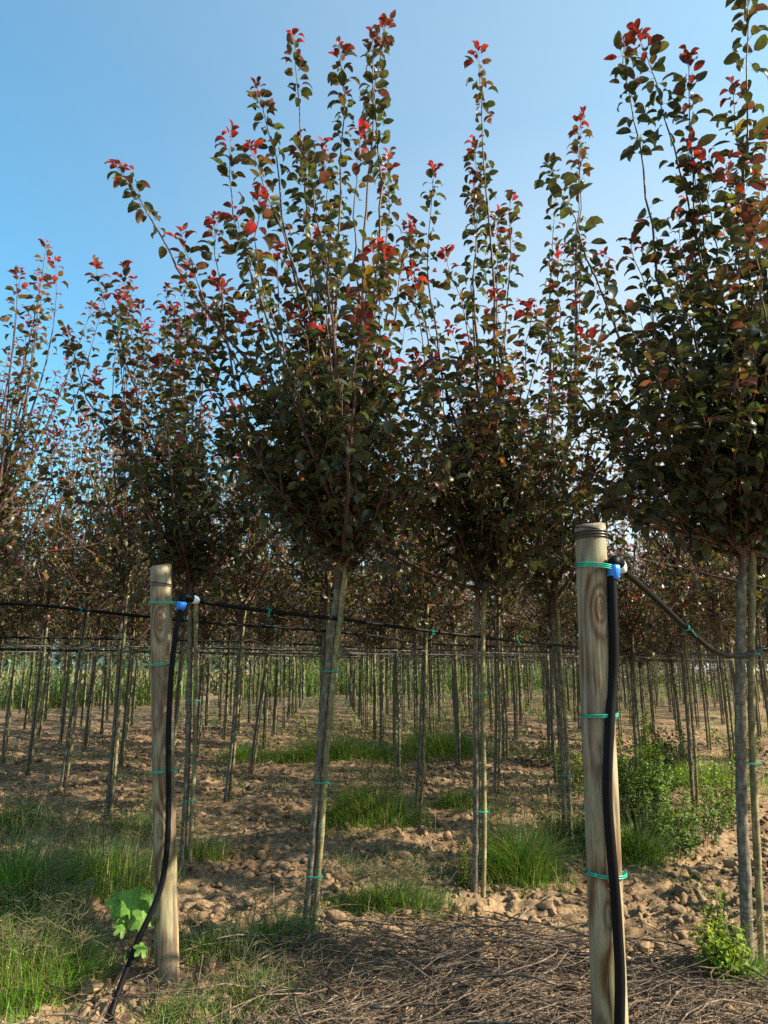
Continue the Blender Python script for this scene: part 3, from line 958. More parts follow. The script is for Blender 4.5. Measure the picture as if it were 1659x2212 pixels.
# trees past the nearest three hundred: one mass
def build_far_mass():
    g = Geo(); w = Geo()
    pts = list(far_mass)
    for j in range(17, 22):
        for i in range(-6, 60, 1):
            x, y = latpos(i + 0.3 * (j % 3), j)
            u, v, c = proj(np.array([x, y, 2.6]))
            if -100 < u < 1760 and y < 80 and y > 20: pts.append((x, y))
    V, Q, T = L_FAR[0]
    for (x, y) in pts:
        w.add(*tube([[x, y, -0.1], [x + rg.normal(0, 0.05), y, 2.2], [x + rg.normal(0, 0.08), y, 4.4]], [0.026, 0.02, 0.006], 3, False))
        w.add(*tube([[x + 0.05, y, -0.1], [x + 0.05, y, 2.3]], 0.018, 3, False))
        n = 230
        a = rg.uniform(0, 6.28, n); h = 2.0 + 3.2 * rg.random(n) ** 1.35
        k = rg.integers(0, 13, n); ka = np.arange(13) * 2.4 + rg.uniform(0, 6); 
        rr_ = np.interp(h, [2, 2.8, 4.2, 5.2], [0.35, 0.8, 0.6, 0.35])
        px = x + rr_ * np.cos(ka[k]) * (0.35 + 0.65 * rg.random(n)) + rg.normal(0, 0.08, n)
        py = y + rr_ * np.sin(ka[k]) * (0.35 + 0.65 * rg.random(n)) + rg.normal(0, 0.08, n)
        P = np.stack([px, py, h], 1)
        D = np.stack([np.cos(a), np.sin(a), rg.uniform(-0.6, 0.7, n)], 1)
        X, Y, Z = frames(D, np.tile(UP, (n, 1)), rg.normal(0, 0.6, n))
        sd_ = np.clip((5.0 - h) * rg.random(n), 0, 2)
        C = leaf_colors(sd_ + 0.05, h, rg)
        leaves_geo(g, L_FAR, P, X, Y, Z, rg.uniform(0.14, 0.2, n), C, rg.integers(0, 9, n))
    m = thing('far_tree_rows', 'distant rows of nursery trees merging into one mass of leaves', 'tree rows')
    m['kind'] = 'stuff'
    o = obj('foliage', g.mesh('foliage', [M_LEAF]), m); o['kind'] = 'stuff'
    o = obj('trunks', w.mesh('trunks', [M_BARK]), m); o['kind'] = 'stuff'
build_far_mass()

# ------------------------------------------------------------------ wooden posts with riser hoses
def make_post(label, bx_, by_, top, rad, lean, ties, wires, seed):
    """shaft from the ground to top; lean = (dx, dy) over its height"""
    z0 = gz(bx_, by_)
    root = thing('wooden_post', label, 'post', (bx_, by_, z0), 'round wooden posts at the row ends')
    rg = np.random.default_rng(seed)
    k, n = 56, 46
    zs = np.concatenate([np.linspace(-0.3, top - 0.012, n), [top - 0.004, top, top + 0.001]])
    rs = np.concatenate([np.full(n, 1.0), [0.94, 0.86, 0.55]])
    a = np.arange(k) * 2 * np.pi / k
    V = []
    h = top
    for z, r in zip(zs, rs):
        prof = 1 + 0.012 * np.sin(3 * a + z * 2 + seed) + 0.01 * np.sin(5 * a - z * 3) + 0.012 * math.sin(z * 5 + seed)
        prof = prof + 0.035 * np.exp(-((a - 4.9) ** 2) / 0.12 - ((z - 1.66) ** 2) / 0.004)
        rr_ = rad * r * prof * (1 + 0.03 * (1 - z / top))
        zz_ = z + (0.0015 * np.sin(a * 2 + seed) + 0.005 * np.cos(a - 0.5)) * (z > top - 0.02)
        V.append(np.stack([rr_ * np.cos(a), rr_ * np.sin(a), zz_ + np.zeros(k)], 1))
    V = np.concatenate(V); m = len(zs)
    i = np.arange(m - 1)[:, None] * k; j = np.arange(k)[None, :]; j2 = (j + 1) % k
    Q = np.stack([i + j, i + j2, i + k + j2, i + k + j], -1).reshape(-1, 4)
    V = np.vstack([V, [[0, 0, top - 0.001]]])
    jj = np.arange(k)
    T = np.stack([np.full(k, m * k), (m - 1) * k + jj, (m - 1) * k + (jj + 1) % k], 1)
    sh = obj('shaft', mesh_from('shaft', V, Q, T, [M_POST]), root)
    sh.rotation_euler = (0, math.atan2(lean[0], h), 0)
    for (h_, tilt, ex, turns) in ties:
        cx_ = lean[0] * h_ / h
        obj('tie', tie_mesh((cx_ + ex * 0.5, lean[1] * h_ / h - 0.006, h_), rad + 0.004 + ex * 0.5, rad + 0.012, r=0.0026, turns=turns, tilt=tilt, tail=False), root)
    for (h_, tilt, r_, turns) in wires:
        cx_ = lean[0] * h_ / h
        obj('binding_wire', tie_mesh((cx_, lean[1] * h_ / h, h_), rad + 0.003, rad + 0.003, r=r_, turns=turns, tilt=tilt, tail=False, mat=M_WIRE, name='binding_wire'), root)
    return root, z0

def zof(v, Y):
    return at(829, v, Y)[2]

LPX, LPY = -1.02, 3.73
TLY = 3.73
ltop = at(347, 1219, TLY)
lp_root, lz = make_post('wooden post on the left with a blue-nutted hose tied to it', LPX, LPY, ltop[2] - gz(LPX, LPY), 0.054, (ltop[0] - LPX, 0.0),
    [(zof(1336, TLY - .05), 0.0, 0.032, 2), (zof(1471, TLY - .05), 0.10, 0.006, 2), (zof(1705, TLY - .05), 0.05, 0.006, 2)],
    [(zof(1293, TLY - .05), -0.12, 0.0032, 1), (zof(1298, TLY - .05), -0.05, 0.0022, 1)], 1)
RPY = 2.6
rb = at(1322, 2300, RPY); rt = at(1275, 1133, RPY)
slope = (rt[0] - rb[0]) / (rt[2] - rb[2])
RPX = rb[0] - slope * rb[2]
rp_root, rz_ = make_post('thicker wooden post on the right with big knots and a black hose tied to it', float(RPX), RPY, float(rt[2]) - gz(RPX, RPY), 0.0565, (float(slope * rt[2]), 0.0),
    [(zof(1256, RPY - .06), -0.14, 0.034, 3), (zof(1583, RPY - .06), 0.02, 0.006, 2), (zof(1934, RPY - .06), -0.06, 0.01, 2)],
    [(zof(1184, RPY - .06), 0.0, 0.004, 3), (zof(1173, RPY - .06), -0.22, 0.0026, 1)], 2)

def nut_mesh(c, axis, r, h):
    """ribbed conical compression nut"""
    k = 32
    prof = [(0.6, -0.5), (0.78, -0.49), (0.84, -0.28), (0.97, -0.22), (1.02, 0.2), (1.02, 0.44), (0.9, 0.47), (0.85, 0.5)]
    a = np.arange(k) * 2 * np.pi / k
    rib = 1 + 0.05 * (np.arange(k) % 4 == 0)
    ax_ = Vector(axis).normalized()
    q = ax_.to_track_quat('Z', 'Y').to_matrix()
    q = np.array(q)
    V = []
    for pr, z in prof:
        L = np.stack([r * pr * rib * np.cos(a), r * pr * rib * np.sin(a), np.full(k, z * h)], 1)
        V.append(L @ q.T + c)
    V = np.concatenate(V); m = len(prof)
    i = np.arange(m - 1)[:, None] * k; j = np.arange(k)[None, :]; j2 = (j + 1) % k
    Q = np.stack([i + j, i + j2, i + k + j2, i + k + j], -1).reshape(-1, 4)
    T = []
    V = np.vstack([V, c + q[:, 2] * (-0.5 * h), c + q[:, 2] * (0.5 * h)])
    jj = np.arange(k)
    T = np.vstack([np.stack([np.full(k, m * k), (jj + 1) % k, jj], 1), np.stack([np.full(k, m * k + 1), (m - 1) * k + jj, (m - 1) * k + (jj + 1) % k], 1)])
    return mesh_from('nut', V, Q, T, [M_BLUE], smooth=False)

# left riser hose
yl = LPY - 0.072
hose_pts = [at(389, 1318, yl + 0.03), at(384, 1345, yl + 0.02), at(375, 1400, yl), at(369, 1470, yl), at(364, 1580, yl), at(364, 1694, yl), at(364, 1744, yl), at(361, 1827, yl), at(350, 1907, yl - .01),
            at(327, 1970, yl - .04), at(300, 2027, yl - .09), at(277, 2087, yl - .14), at(253, 2150, yl - .2), at(233, 2212, yl - .27), at(205, 2290, yl - .36)]
lh = thing('riser_hose', 'thin black riser hose down the left post, bending left into the grass', 'hose', tuple(hose_pts[-1]))
off = np.array(hose_pts[-1])
obj('pipe', tube_mesh('pipe', spline(np.array(hose_pts) - off, 70), 0.0135, [M_HOSE], 14), lh)
obj('nut', nut_mesh(at(391, 1309, yl + 0.04) - off, (0.15, 0, 1), 0.0245, 0.044), lh)
e1 = at(392, 1299, yl + .04) - off; e2 = at(394, 1292, yl + .05) - off; e3 = at(401, 1289, yl + .06) - off; e4 = at(415, 1294, yl + .09) - off
obj('elbow', tube_mesh('elbow', spline([e1, e2, e3, e4], 14), [0.018] * 3 + [0.021] * 3 + [0.019] * 5 + [0.022] * 3, [M_HOSE], 14), lh)
w1 = at(414, 1294, yl + .09) - off; w2 = at(428, 1298, yl + .13) - off
obj('white_collar', tube_mesh('white_collar', spline([w1, w2], 5), [0.021, 0.022, 0.022, 0.02, 0.014], [M_WHITE], 14), lh)

# right riser hose
yr = RPY - 0.05
hp = [at(1322, 1245, yr), at(1322, 1266, yr), at(1324, 1319, yr), at(1326, 1406, yr), at(1322, 1489, yr), at(1317, 1572, yr - .02), at(1313, 1650, yr - .03), at(1313, 1741, yr - .03), at(1324, 1875, yr - .03), at(1329, 1931, yr - .025),
      at(1334, 2008, yr - .025), at(1339, 2108, yr - .03), at(1338, 2212, yr - .04), at(1334, 2400, yr - .06), at(1330, 2560, yr - .1)]
off = np.array(hp[-1])
rh = thing('riser_hose', 'thick black riser hose running straight down the right post', 'hose', tuple(off))
obj('pipe', tube_mesh('pipe', spline(np.array(hp) - off, 80), 0.0165, [M_HOSE], 16), rh)
obj('nut', nut_mesh(at(1326, 1236, yr) - off, (0.02, 0, 1), 0.022, 0.052), rh)
e = [at(1326, 1222, yr) - off, at(1326, 1214, yr) - off, at(1333, 1210, yr + .015) - off, at(1341, 1222, yr + .05) - off]
obj('elbow', tube_mesh('elbow', spline(e, 14), [0.019] * 3 + [0.022] * 4 + [0.02] * 4 + [0.02] * 3, [M_HOSE], 14), rh)
obj('white_collar', tube_mesh('white_collar', spline([at(1336, 1214, yr + .03) - off, at(1346, 1232, yr + .075) - off], 5), [0.019, 0.021, 0.021, 0.019, 0.014], [M_WHITE], 14), rh)

# ------------------------------------------------------------------ pipes and wires along the rows
def line_obj(name, label, cat, pts, r, mat, n=120, group=None, k=8, ties=(), sagn=0.0, seed=0):
    P = spline(pts, n)
    rg = np.random.default_rng(seed)
    if sagn:
        P[:, 2] += np.cumsum(rg.normal(0, sagn, n)) * np.sin(np.linspace(0, np.pi, n)) * 0.4
    o0 = P[0].copy()
    root = thing(name, label, cat, tuple(o0), group)
    obj('line' if 'wire' in name else 'pipe', tube_mesh(name, P - o0, r, [mat], k), root)
    for tp_ in ties:
        i_ = int(np.argmin(np.abs(P - tp_).sum(1)))
        d = P[min(i_ + 1, n - 1)] - P[max(i_ - 1, 0)]; d /= np.linalg.norm(d)
        a = np.linspace(0, 4 * np.pi, 20)
        s1 = np.cross(d, UP); s1 /= np.linalg.norm(s1); s2 = np.cross(d, s1)
        rr_ = r + 0.002
        Q_ = P[i_] - o0 + rr_ * (np.cos(a)[:, None] * s1 + np.sin(a)[:, None] * s2) + d * np.linspace(-0.008, 0.008, 20)[:, None]
        g = Geo(); g.add(*tube(Q_, 0.0021, 4))
        t0 = Q_[0]
        g.add(*tube([t0, t0 + [0.01, -0.01, -0.015], t0 + [rg.uniform(-.03, .03), -0.012, -0.045]], 0.0016, 4))
        g.add(*tube([t0, t0 + [-0.008, -0.01, 0.012], t0 + [rg.uniform(-.02, .02), -0.012, 0.03]], 0.0016, 4))
        obj('tie', g.mesh('tie', [M_TIE]), root)
    return root

# row of the central tree: from the left post's collar
row0 = [at(428, 1298, yl + .13), at(560, 1318, 4.0), at(735, 1337, 4.43), at(880, 1357, 4.85), at(1030, 1375, 5.19), at(1150, 1388, 5.8), at(1250, 1398, 6.35)]
z_end = row0[-1][2]
for i in range(3, 26):
    x, y = latpos(i, 0); row0.append(np.array([x, y - 0.03, z_end + 0.02 * math.sin(i)]))
line_obj('irrigation_pipe', 'black pipe from the left post across the central tree trunk', 'pipe', row0, 0.0115, M_HOSE, 260, 'pipes strung along the rows', ties=[at(588, 1328, 4.05), at(740, 1338, 4.43), at(930, 1364, 4.95), at(1110, 1385, 5.6)], sagn=0.0012)
# row of the left-hand tree: comes in from the left edge
row1 = [np.array([-4.6, 3.2, 1.86]), at(-60, 1302, 4.75), at(0, 1304, 4.95), at(80, 1307, 5.1), at(200, 1320, 5.4), at(390, 1340, 5.85), at(520, 1350, 6.4), at(690, 1362, 6.9), at(800, 1372, 7.3), at(905, 1388, 7.85)]
for i in range(3, 26):
    x, y = latpos(i, 1); row1.append(np.array([x, y - 0.03, row1[9][2] + 0.02 * math.sin(i * 2)]))
line_obj('irrigation_pipe', 'black pipe coming in from the left edge and passing behind the left post', 'pipe', row1, 0.0115, M_HOSE, 260, 'pipes strung along the rows', ties=[at(183, 1318, 5.35), at(590, 1355, 6.6), at(410, 1342, 5.9)], sagn=0.0012, seed=3)
rowK = [at(1346, 1232, yr + .075), at(1406, 1284, 2.86), at(1489, 1362, 3.22), at(1545, 1406, 3.46), at(1599, 1416, 3.7), at(1639, 1402, 3.88), at(1662, 1388, 3.98), np.array([2.5, 4.55, 1.95])]
for i in range(3, 14):
    x, y = latpos(i, -1); rowK.append(np.array([x, y - 0.03, 1.9 - 0.05 * (i % 2)]))
line_obj('irrigation_pipe', 'black pipe sagging from the right post down to the right-hand tree', 'pipe', rowK, 0.0122, M_HOSE, 200, 'pipes strung along the rows', ties=[at(1470, 1352, 3.2)], sagn=0.0008, seed=5)
wK = [at(1322, 1178, RPY), at(1345, 1198, RPY + .1), at(1440, 1218, 3.2), at(1560, 1246, 3.9)]
for i in range(2, 10):
    x, y = latpos(i, -1); wK.append(np.array([x, y, 2.02]))
line_obj('support_wire', 'thin dark wire running right from the top of the right post', 'wire', wK, 0.0022, M_WIRE, 60, 'thin wires along the rows', k=5)
for j in range(0, 6):
    x0, y0 = latpos(-0.5 if j == 0 else -2.5, j)
    pts = []
    zb = [1.70, 1.74, 1.80, 1.78, 1.80, 1.79, 1.8, 1.8, 1.8][j]
    pts = [np.array([x0, y0 - 0.03, zb])]
    for i in range(0 if j == 0 else -1, 30, 2):
        x, y = latpos(i, j); pts.append(np.array([x, y - 0.03, zb + rnd.uniform(-0.02, 0.02)]))
    tl = [pts[k] for k in range(1, min(6, len(pts)))] if j < 5 else []
    if j >= 2:
        line_obj('irrigation_pipe', 'black pipe strung along the %s row back' % ORD[j + 1 - 1 + 0], 'pipe', pts, 0.0105, M_HOSE, 160, 'pipes strung along the rows', k=6, ties=tl, sagn=0.0015, seed=20 + j)
    if j > 3: continue
    p2 = [p + np.array([0.0, 0.02, -0.075]) for p in pts]
    line_obj('support_wire', 'thin grey line just under the pipe of the %s row back' % ORD[j], 'wire', p2, 0.0028, M_GREYWIRE, 160, 'thin wires along the rows', k=5, ties=[p + np.array([0, .02, -.075]) for p in tl[1:3]], sagn=0.002, seed=40 + j)

# ------------------------------------------------------------------ grass
def blades(g, x, y, h, w, lean, az, C, segs=3, z=None, bend=1.0):
    n = len(x)
    if z is None: z = terrain(x, y, False) - 0.01
    d = np.stack([np.cos(az), np.sin(az), np.zeros(n)], 1)
    side = np.stack([-np.sin(az + 0.6), np.cos(az + 0.6), np.zeros(n)], 1)
    base = np.stack([x, y, z], 1)
    rows = []
    ts = np.linspace(0, 1, segs + 1)
    for t in ts[:-1]:
        c = base + d * (lean * h * (t ** (1 + bend)))[:, None] + UP * (h * (t - 0.35 * np.minimum(lean, 1.6) * t * t))[:, None]
        ww = (w * (1 - 0.75 * t ** 1.5) / 2)[:, None]
        rows += [c - side * ww, c + side * ww]
    tip = base + d * (lean * h)[:, None] + UP * (h * (1 - 0.35 * np.minimum(lean, 1.6)))[:, None]
    V = np.stack(rows + [tip], 1)
    m = V.shape[1]
    off = (np.arange(n) * m)[:, None, None]
    q = np.array([[2 * k, 2 * k + 1, 2 * k + 3, 2 * k + 2] for k in range(segs - 1)])
    t_ = np.array([[2 * segs - 2, 2 * segs - 1, 2 * segs]])
    g.add(V.reshape(-1, 3), (q[None] + off).reshape(-1, 4), (t_[None] + off).reshape(-1, 3), np.repeat(C, m, axis=0))

GR = np.array([[0.050, 0.125, 0.010], [0.075, 0.155, 0.012], [0.035, 0.10, 0.012], [0.12, 0.19, 0.016], [0.055, 0.13, 0.02]])
STRAW = np.array([[0.33, 0.26, 0.13], [0.24, 0.2, 0.09], [0.16, 0.18, 0.05]])
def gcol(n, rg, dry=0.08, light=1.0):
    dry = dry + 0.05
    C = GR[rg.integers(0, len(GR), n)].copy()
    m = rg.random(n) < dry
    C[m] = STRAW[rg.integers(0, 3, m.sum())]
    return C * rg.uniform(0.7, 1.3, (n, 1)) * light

def clump(label, u, v, rx, ry, n, h, seed, dry=0.06, wid=0.005, light=1.0, cat='grass'):
    rg = np.random.default_rng(seed)
    c = G(u, v); n = int(n * 1.5); h = h * 1.35; light = light * 1.25  # a raised light value paints sunshine into the blade colour
    a = rg.uniform(0, 6.283, n); rr_ = np.minimum(np.abs(rg.normal(0, 0.55, n)) + 0.25 * rg.random(n), 1.6)
    x = c[0] + rx * rr_ * np.cos(a); y = c[1] + ry * rr_ * np.sin(a)
    az = a + rg.normal(0, 0.9, n)
    hh = h * rg.uniform(0.45, 1.15, n) * np.clip(1.15 - 0.5 * rr_, 0.35, 1.2) * np.where(rg.random(n) < 0.06, 1.5, 1)
    g = Geo()
    blades(g, x - c[0], y - c[1], hh, wid * rg.uniform(0.6, 1.3, n), rg.uniform(0.15, 1.2, n), az, gcol(n, rg, dry, light), 4, z=terrain(x, y, False) - 0.01, bend=rg.uniform(0.5, 1.4, n) if False else 0.9)
    # seed stalks: finger-like heads typical of couch grass
    m = n // 22
    idx = rg.integers(0, n, m)
    for k in idx:
        p = np.array([x[k] - c[0], y[k] - c[1], gz(x[k], y[k])])
        L = h * rg.uniform(0.9, 1.35); d = np.array([math.cos(az[k]), math.sin(az[k]), 0]) * rg.uniform(0.1, 0.5)
        e = p + d * L + UP * L
        cc = STRAW[rg.integers(0, 3)] * 0.9
        V, Q, T = tube(bez(p, p + UP * L * 0.4, e - UP * L * 0.2, e, 5), 0.0011, 3, False); g.add(V, Q, T, cc)
        for f in range(4):
            b = rg.uniform(0, 6.28)
            q = e + np.array([math.cos(b), math.sin(b), rg.uniform(0.1, 0.8)]) * rg.uniform(0.04, 0.08)
            V, Q, T = tube([e, (e + q) / 2 + [0, 0, 0.004], q], 0.0012, 3, False); g.add(V, Q, T, cc)
    o = obj('grass_clump', g.mesh('grass_clump', [M_GRASS]), None, (c[0], c[1], 0))
    o['label'] = label; o['category'] = cat; o['group'] = 'clumps of weedy grass between the rows'
    return o

clump('big dark green grass clump to the right of the upright middle trunk', 1125, 1905, 0.26, 0.26, 1500, 0.34, 1)
clump('wide wispy grass clump on bare soil just right of the leaning central trunk', 800, 1785, 0.48, 0.42, 2800, 0.30, 2, 0.14)
clump('long low patch of grass crossing behind the leaning central trunk', 720, 1640, 1.35, 0.5, 3600, 0.34, 3)
clump('grass patch behind the thin yellow-lit trunk in the middle distance', 960, 1628, 1.1, 0.9, 3600, 0.42, 4, 0.1)
clump('low dark grass tuft between the middle trunk and the one behind it', 1000, 1745, 0.35, 0.25, 900, 0.18, 5)
clump('low grass in shade in front of the middle of the soil, at the brushwood edge', 850, 1975, 0.42, 0.20, 1500, 0.14, 6, 0.06)
clump('dense dark grass clump left of the left-hand post', 215, 1930, 0.42, 0.30, 2000, 0.26, 7, 0.10)
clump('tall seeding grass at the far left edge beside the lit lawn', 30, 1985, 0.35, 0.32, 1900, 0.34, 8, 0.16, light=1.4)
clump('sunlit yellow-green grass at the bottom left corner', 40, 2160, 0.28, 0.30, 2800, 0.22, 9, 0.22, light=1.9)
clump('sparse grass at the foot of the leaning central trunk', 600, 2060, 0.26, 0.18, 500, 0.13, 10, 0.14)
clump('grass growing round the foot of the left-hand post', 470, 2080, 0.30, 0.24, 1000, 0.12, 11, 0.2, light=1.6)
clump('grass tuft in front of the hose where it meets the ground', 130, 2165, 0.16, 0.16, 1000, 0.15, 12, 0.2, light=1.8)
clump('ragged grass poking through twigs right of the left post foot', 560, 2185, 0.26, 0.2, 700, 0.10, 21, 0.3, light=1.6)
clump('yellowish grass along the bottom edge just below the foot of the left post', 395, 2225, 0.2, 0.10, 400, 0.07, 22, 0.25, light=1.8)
clump('thin grass behind the foot of the left-hand post', 440, 1860, 0.25, 0.25, 600, 0.16, 13, 0.2)
clump('tall grass right of the thick post near the leafy weeds', 1380, 1850, 0.22, 0.2, 800, 0.28, 14)
clump('grass behind the thick post on its left side', 1215, 1830, 0.30, 0.4, 1100, 0.26, 15)
clump('short grass by the left edge under the slanting trunks', 15, 1800, 0.5, 0.4, 1300, 0.2, 16, 0.2)
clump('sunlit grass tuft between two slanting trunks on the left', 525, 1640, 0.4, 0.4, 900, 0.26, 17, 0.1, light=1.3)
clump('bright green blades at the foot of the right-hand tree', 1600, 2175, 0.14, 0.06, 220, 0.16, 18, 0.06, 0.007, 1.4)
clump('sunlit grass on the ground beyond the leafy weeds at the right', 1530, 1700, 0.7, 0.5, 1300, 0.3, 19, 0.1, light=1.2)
clump('grass low down at the left among slanting trunks', 300, 1790, 0.5, 0.35, 700, 0.13, 20, 0.2)

def far_hedge():
    rg = np.random.default_rng(66)
    g = Geo()
    N = 26000
    i = rg.uniform(-10, 60, N); j = 16.8 + rg.random(N) * 1.2
    x = P0[0] + i * V1[0] + j * V2[0]; y = P0[1] + i * V1[1] + j * V2[1]
    far = rg.random(N) < 0.35
    a = np.radians(rg.uniform(-10, 34, N)); rr_ = rg.uniform(66, 72, N)
    x = np.where(far, rr_ * np.sin(a), x); y = np.where(far, rr_ * np.cos(a), y)
    top = 2.6 + 1.6 * vnoise(x * 0.4, y * 0.4)
    z = rg.random(N) * top
    u, v, c = proj(np.stack([x, y, z], -1)); k = (u > -60) & (u < 1720); x, y, z = x[k], y[k], z[k]; n = len(x)
    aa = rg.uniform(0, 6.28, n)
    X, Y, Z = frames(np.stack([np.cos(aa), np.sin(aa), rg.uniform(-0.7, 0.5, n)], 1), np.tile(UP, (n, 1)), rg.normal(0, 0.7, n))
    C = GREENS[rg.integers(0, 6, n)] * 1.2 * rg.uniform(0.7, 1.5, (n, 1))
    leaves_geo(g, L_FAR, np.stack([x, y, z], 1), X, Y, Z, rg.uniform(0.28, 0.45, n), C, rg.integers(0, 9, n))
    o = obj('hedge_foliage', g.mesh('hedge_foliage', [M_LEAF]))
    o['kind'] = 'stuff'; o['label'] = 'dark far greenery closing off the view behind all the trunks'; o['category'] = 'hedge'
far_hedge()

def scatter_grass():
    rg = np.random.default_rng(55)
    g = Geo()
    N = 60000
    r = 2.8 + 26 * rg.random(N) ** 1.4
    a = np.radians(rg.uniform(-33, 34, N))
    x, y = r * np.sin(a), r * np.cos(a)
    m = vnoise(x * 0.8 + 40, y * 0.8 + 3) * 0.6 + vnoise(x * 2.6 + 11, y * 2.6) * 0.4
    left = (x < -0.35) & (y < 4.6)
    right = (x > 0.16 * y) & (y > 6)
    thr = np.where(left, 0.42, np.where(right, 0.56, 0.66)) + np.where((x < 0) & (y > 5), 0.03, 0)
    k = m > thr
    k &= ~((x > -0.2) & (y < 5.6) & (rg.random(N) < 0.8))
    x, y = x[k], y[k]; n = len(x)
    h = np.where((x < -0.35) & (y < 4.6), 0.12, 0.11) * rg.uniform(0.4, 1.5, n) * (1 + 0.03 * y)
    blades(g, x, y, h, 0.0042 * rg.uniform(0.6, 1.3, n) * (1 + 0.07 * y), rg.uniform(0.2, 1.3, n), rg.uniform(0, 6.28, n), gcol(n, rg, 0.16, 1.15), 3)
    o = obj('grass', g.mesh('grass', [M_GRASS]))
    o['kind'] = 'stuff'; o['label'] = 'thin low grass scattered over the tilled soil'; o['category'] = 'grass'
    # straw and dead stalks on the soil
    g = Geo()
    N = 2600
    r = 2.8 + 11 * rg.random(N) ** 1.3
    a = np.radians(rg.uniform(-33, 34, N)); x, y = r * np.sin(a), r * np.cos(a)
    L = rg.uniform(0.04, 0.22, N); az = rg.uniform(0, 6.28, N)
    z = terrain(x, y, True) + 0.012
    for k in range(N):
        d = np.array([math.cos(az[k]), math.sin(az[k]), rg.uniform(-0.05, 0.12)]) * L[k]
        p = np.array([x[k], y[k], z[k]])
        q = p + d
        V, Q, T = tube([p, (p + q) / 2 + [rg.normal(0, .01), rg.normal(0, .01), 0.01], q], 0.0011 + 0.0001 * r[k], 3, False)
        g.add(V, Q, T, STRAW[k % 2] * rg.uniform(0.6, 1.2))
    o = obj('straw_litter', g.mesh('straw_litter', [M_GRASS]))
    o['kind'] = 'stuff'; o['label'] = 'dry straw and dead stalks lying on the soil'; o['category'] = 'straw'
    g = Geo()
    N = 14000
    i = rg.uniform(4, 56, N); j = rg.uniform(4, 13.2, N)
    x = P0[0] + i * V1[0] + j * V2[0]; y = P0[1] + i * V1[1] + j * V2[1]
    u, v, c = proj(np.stack([x, y, x * 0], -1)); k = (u > 300) & (u < 1760) & (vnoise(x * 0.5, y * 0.5 + 8) > 0.45) & (rg.random(N) < (u - 200) / 900); x, y = x[k], y[k]; n = len(x)
    blades(g, x, y, rg.uniform(0.15, 0.6, n), 0.03 * rg.uniform(0.6, 1.4, n), rg.uniform(0.2, 1.2, n), rg.uniform(0, 6.28, n), gcol(n, rg, 0.12, 1.3), 3)
    o = obj('weed_cover', g.mesh('weed_cover', [M_GRASS]))
    o['kind'] = 'stuff'; o['label'] = 'green weeds covering the ground among the far trunks at the right'; o['category'] = 'weeds'
    # strip of tall sunlit grass behind the orchard block
    g = Geo()
    N = 16000
    i = rg.uniform(-8, 52, N); j = rg.uniform(13.3, 16.5, N)
    x = P0[0] + i * V1[0] + j * V2[0]; y = P0[1] + i * V1[1] + j * V2[1]
    u, v, c = proj(np.stack([x, y, x * 0], -1)); k = (u > -100) & (u < 1760) & (vnoise(x * 0.35, y * 0.35 + 30) > 0.42); x, y = x[k], y[k]; n = len(x)
    h = rg.uniform(0.8, 2.4, n) * np.clip(0.25 + 1.5 * vnoise(x * 0.22 + 5, y * 0.22), 0.4, 1.15)
    blades(g, x, y, h, 0.055 * rg.uniform(0.6, 1.4, n), rg.uniform(0.1, 0.8, n), rg.uniform(0, 6.28, n), gcol(n, rg, 0.15, 0.8) * [1.1, 1.0, 0.8], 4)
    o = obj('tall_grass', g.mesh('tall_grass', [M_GRASS]))
    o['kind'] = 'stuff'; o['label'] = 'strip of tall bright green grass behind the last row of trunks'; o['category'] = 'grass'
scatter_grass()

# ------------------------------------------------------------------ leafy weeds and sprouts
def weed(label, u, v, vtop, stems, spread, leaf, seed, cols, cat='weed', name='leafy_weed', dens=2.6, Y=None, lod=None, group=None, bushy=0.5):
    rg = np.random.default_rng(seed)
    c = G(u, v); c[2] = gz(c[0], c[1])
    H = at(u, vtop, c[1])[2] - c[2]
    root = thing(name, label, cat, tuple(c), group)
    g = Geo(); w = Geo()
    P = []; D = []; S_ = []
    for k in range(stems):
        a = rg.uniform(0, 6.28); r_ = spread * math.sqrt(rg.random())
        b = np.array([r_ * 0.5 * math.cos(a), r_ * 0.5 * math.sin(a), 0])
        h = H * (rg.uniform(0.45, 1.0) if k else 1.0) * (1.05 - 0.35 * r_ / spread)
        e = np.array([r_ * math.cos(a), r_ * math.sin(a), h])
        C = bez(b, b + UP * h * 0.35, e - UP * h * 0.3 + rg.normal(0, 0.02, 3), e, 7)
        w.add(*tube(C, np.linspace(0.004, 0.0015, 7), 4, False))
        nn = int(h / 0.018 * dens)
        t = rg.uniform(0.05, 1, nn) ** 0.8
        i_ = np.minimum((t * 6).astype(int), 5); f = (t * 6 - i_)[:, None]
        p = C[i_] * (1 - f) + C[i_ + 1] * f
        aa = rg.uniform(0, 6.28, nn)
        el = rg.uniform(-0.2, 0.9, nn)
        d = np.stack([np.cos(aa) * np.cos(el), np.sin(aa) * np.cos(el), np.sin(el)], 1)
        off_ = rg.random(nn)[:, None] * bushy * 0.14 * (1.1 - t)[:, None]
        P.append(p + d * off_); D.append(d); S_.append(leaf * rg.uniform(0.6, 1.25, nn) * (1.15 - 0.5 * t))
    P = np.concatenate(P); D = np.concatenate(D); S_ = np.concatenate(S_); n = len(P)
    X, Y_, Z = frames(D, np.tile(UP, (n, 1)) + rg.normal(0, 0.3, (n, 3)), rg.normal(0, 0.5, n))
    cols = np.asarray(cols)
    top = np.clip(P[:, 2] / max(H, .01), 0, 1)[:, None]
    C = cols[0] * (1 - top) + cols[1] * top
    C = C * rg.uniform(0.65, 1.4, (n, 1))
    leaves_geo(g, L_MID, P, X, Y_, Z, S_, C, rg.integers(0, 64, n))
    obj('stem', w.mesh('stem', [M_TWIG]), root)
    f = obj('foliage', g.mesh('foliage', [M_WEED]), root); f['kind'] = 'stuff'
    return root
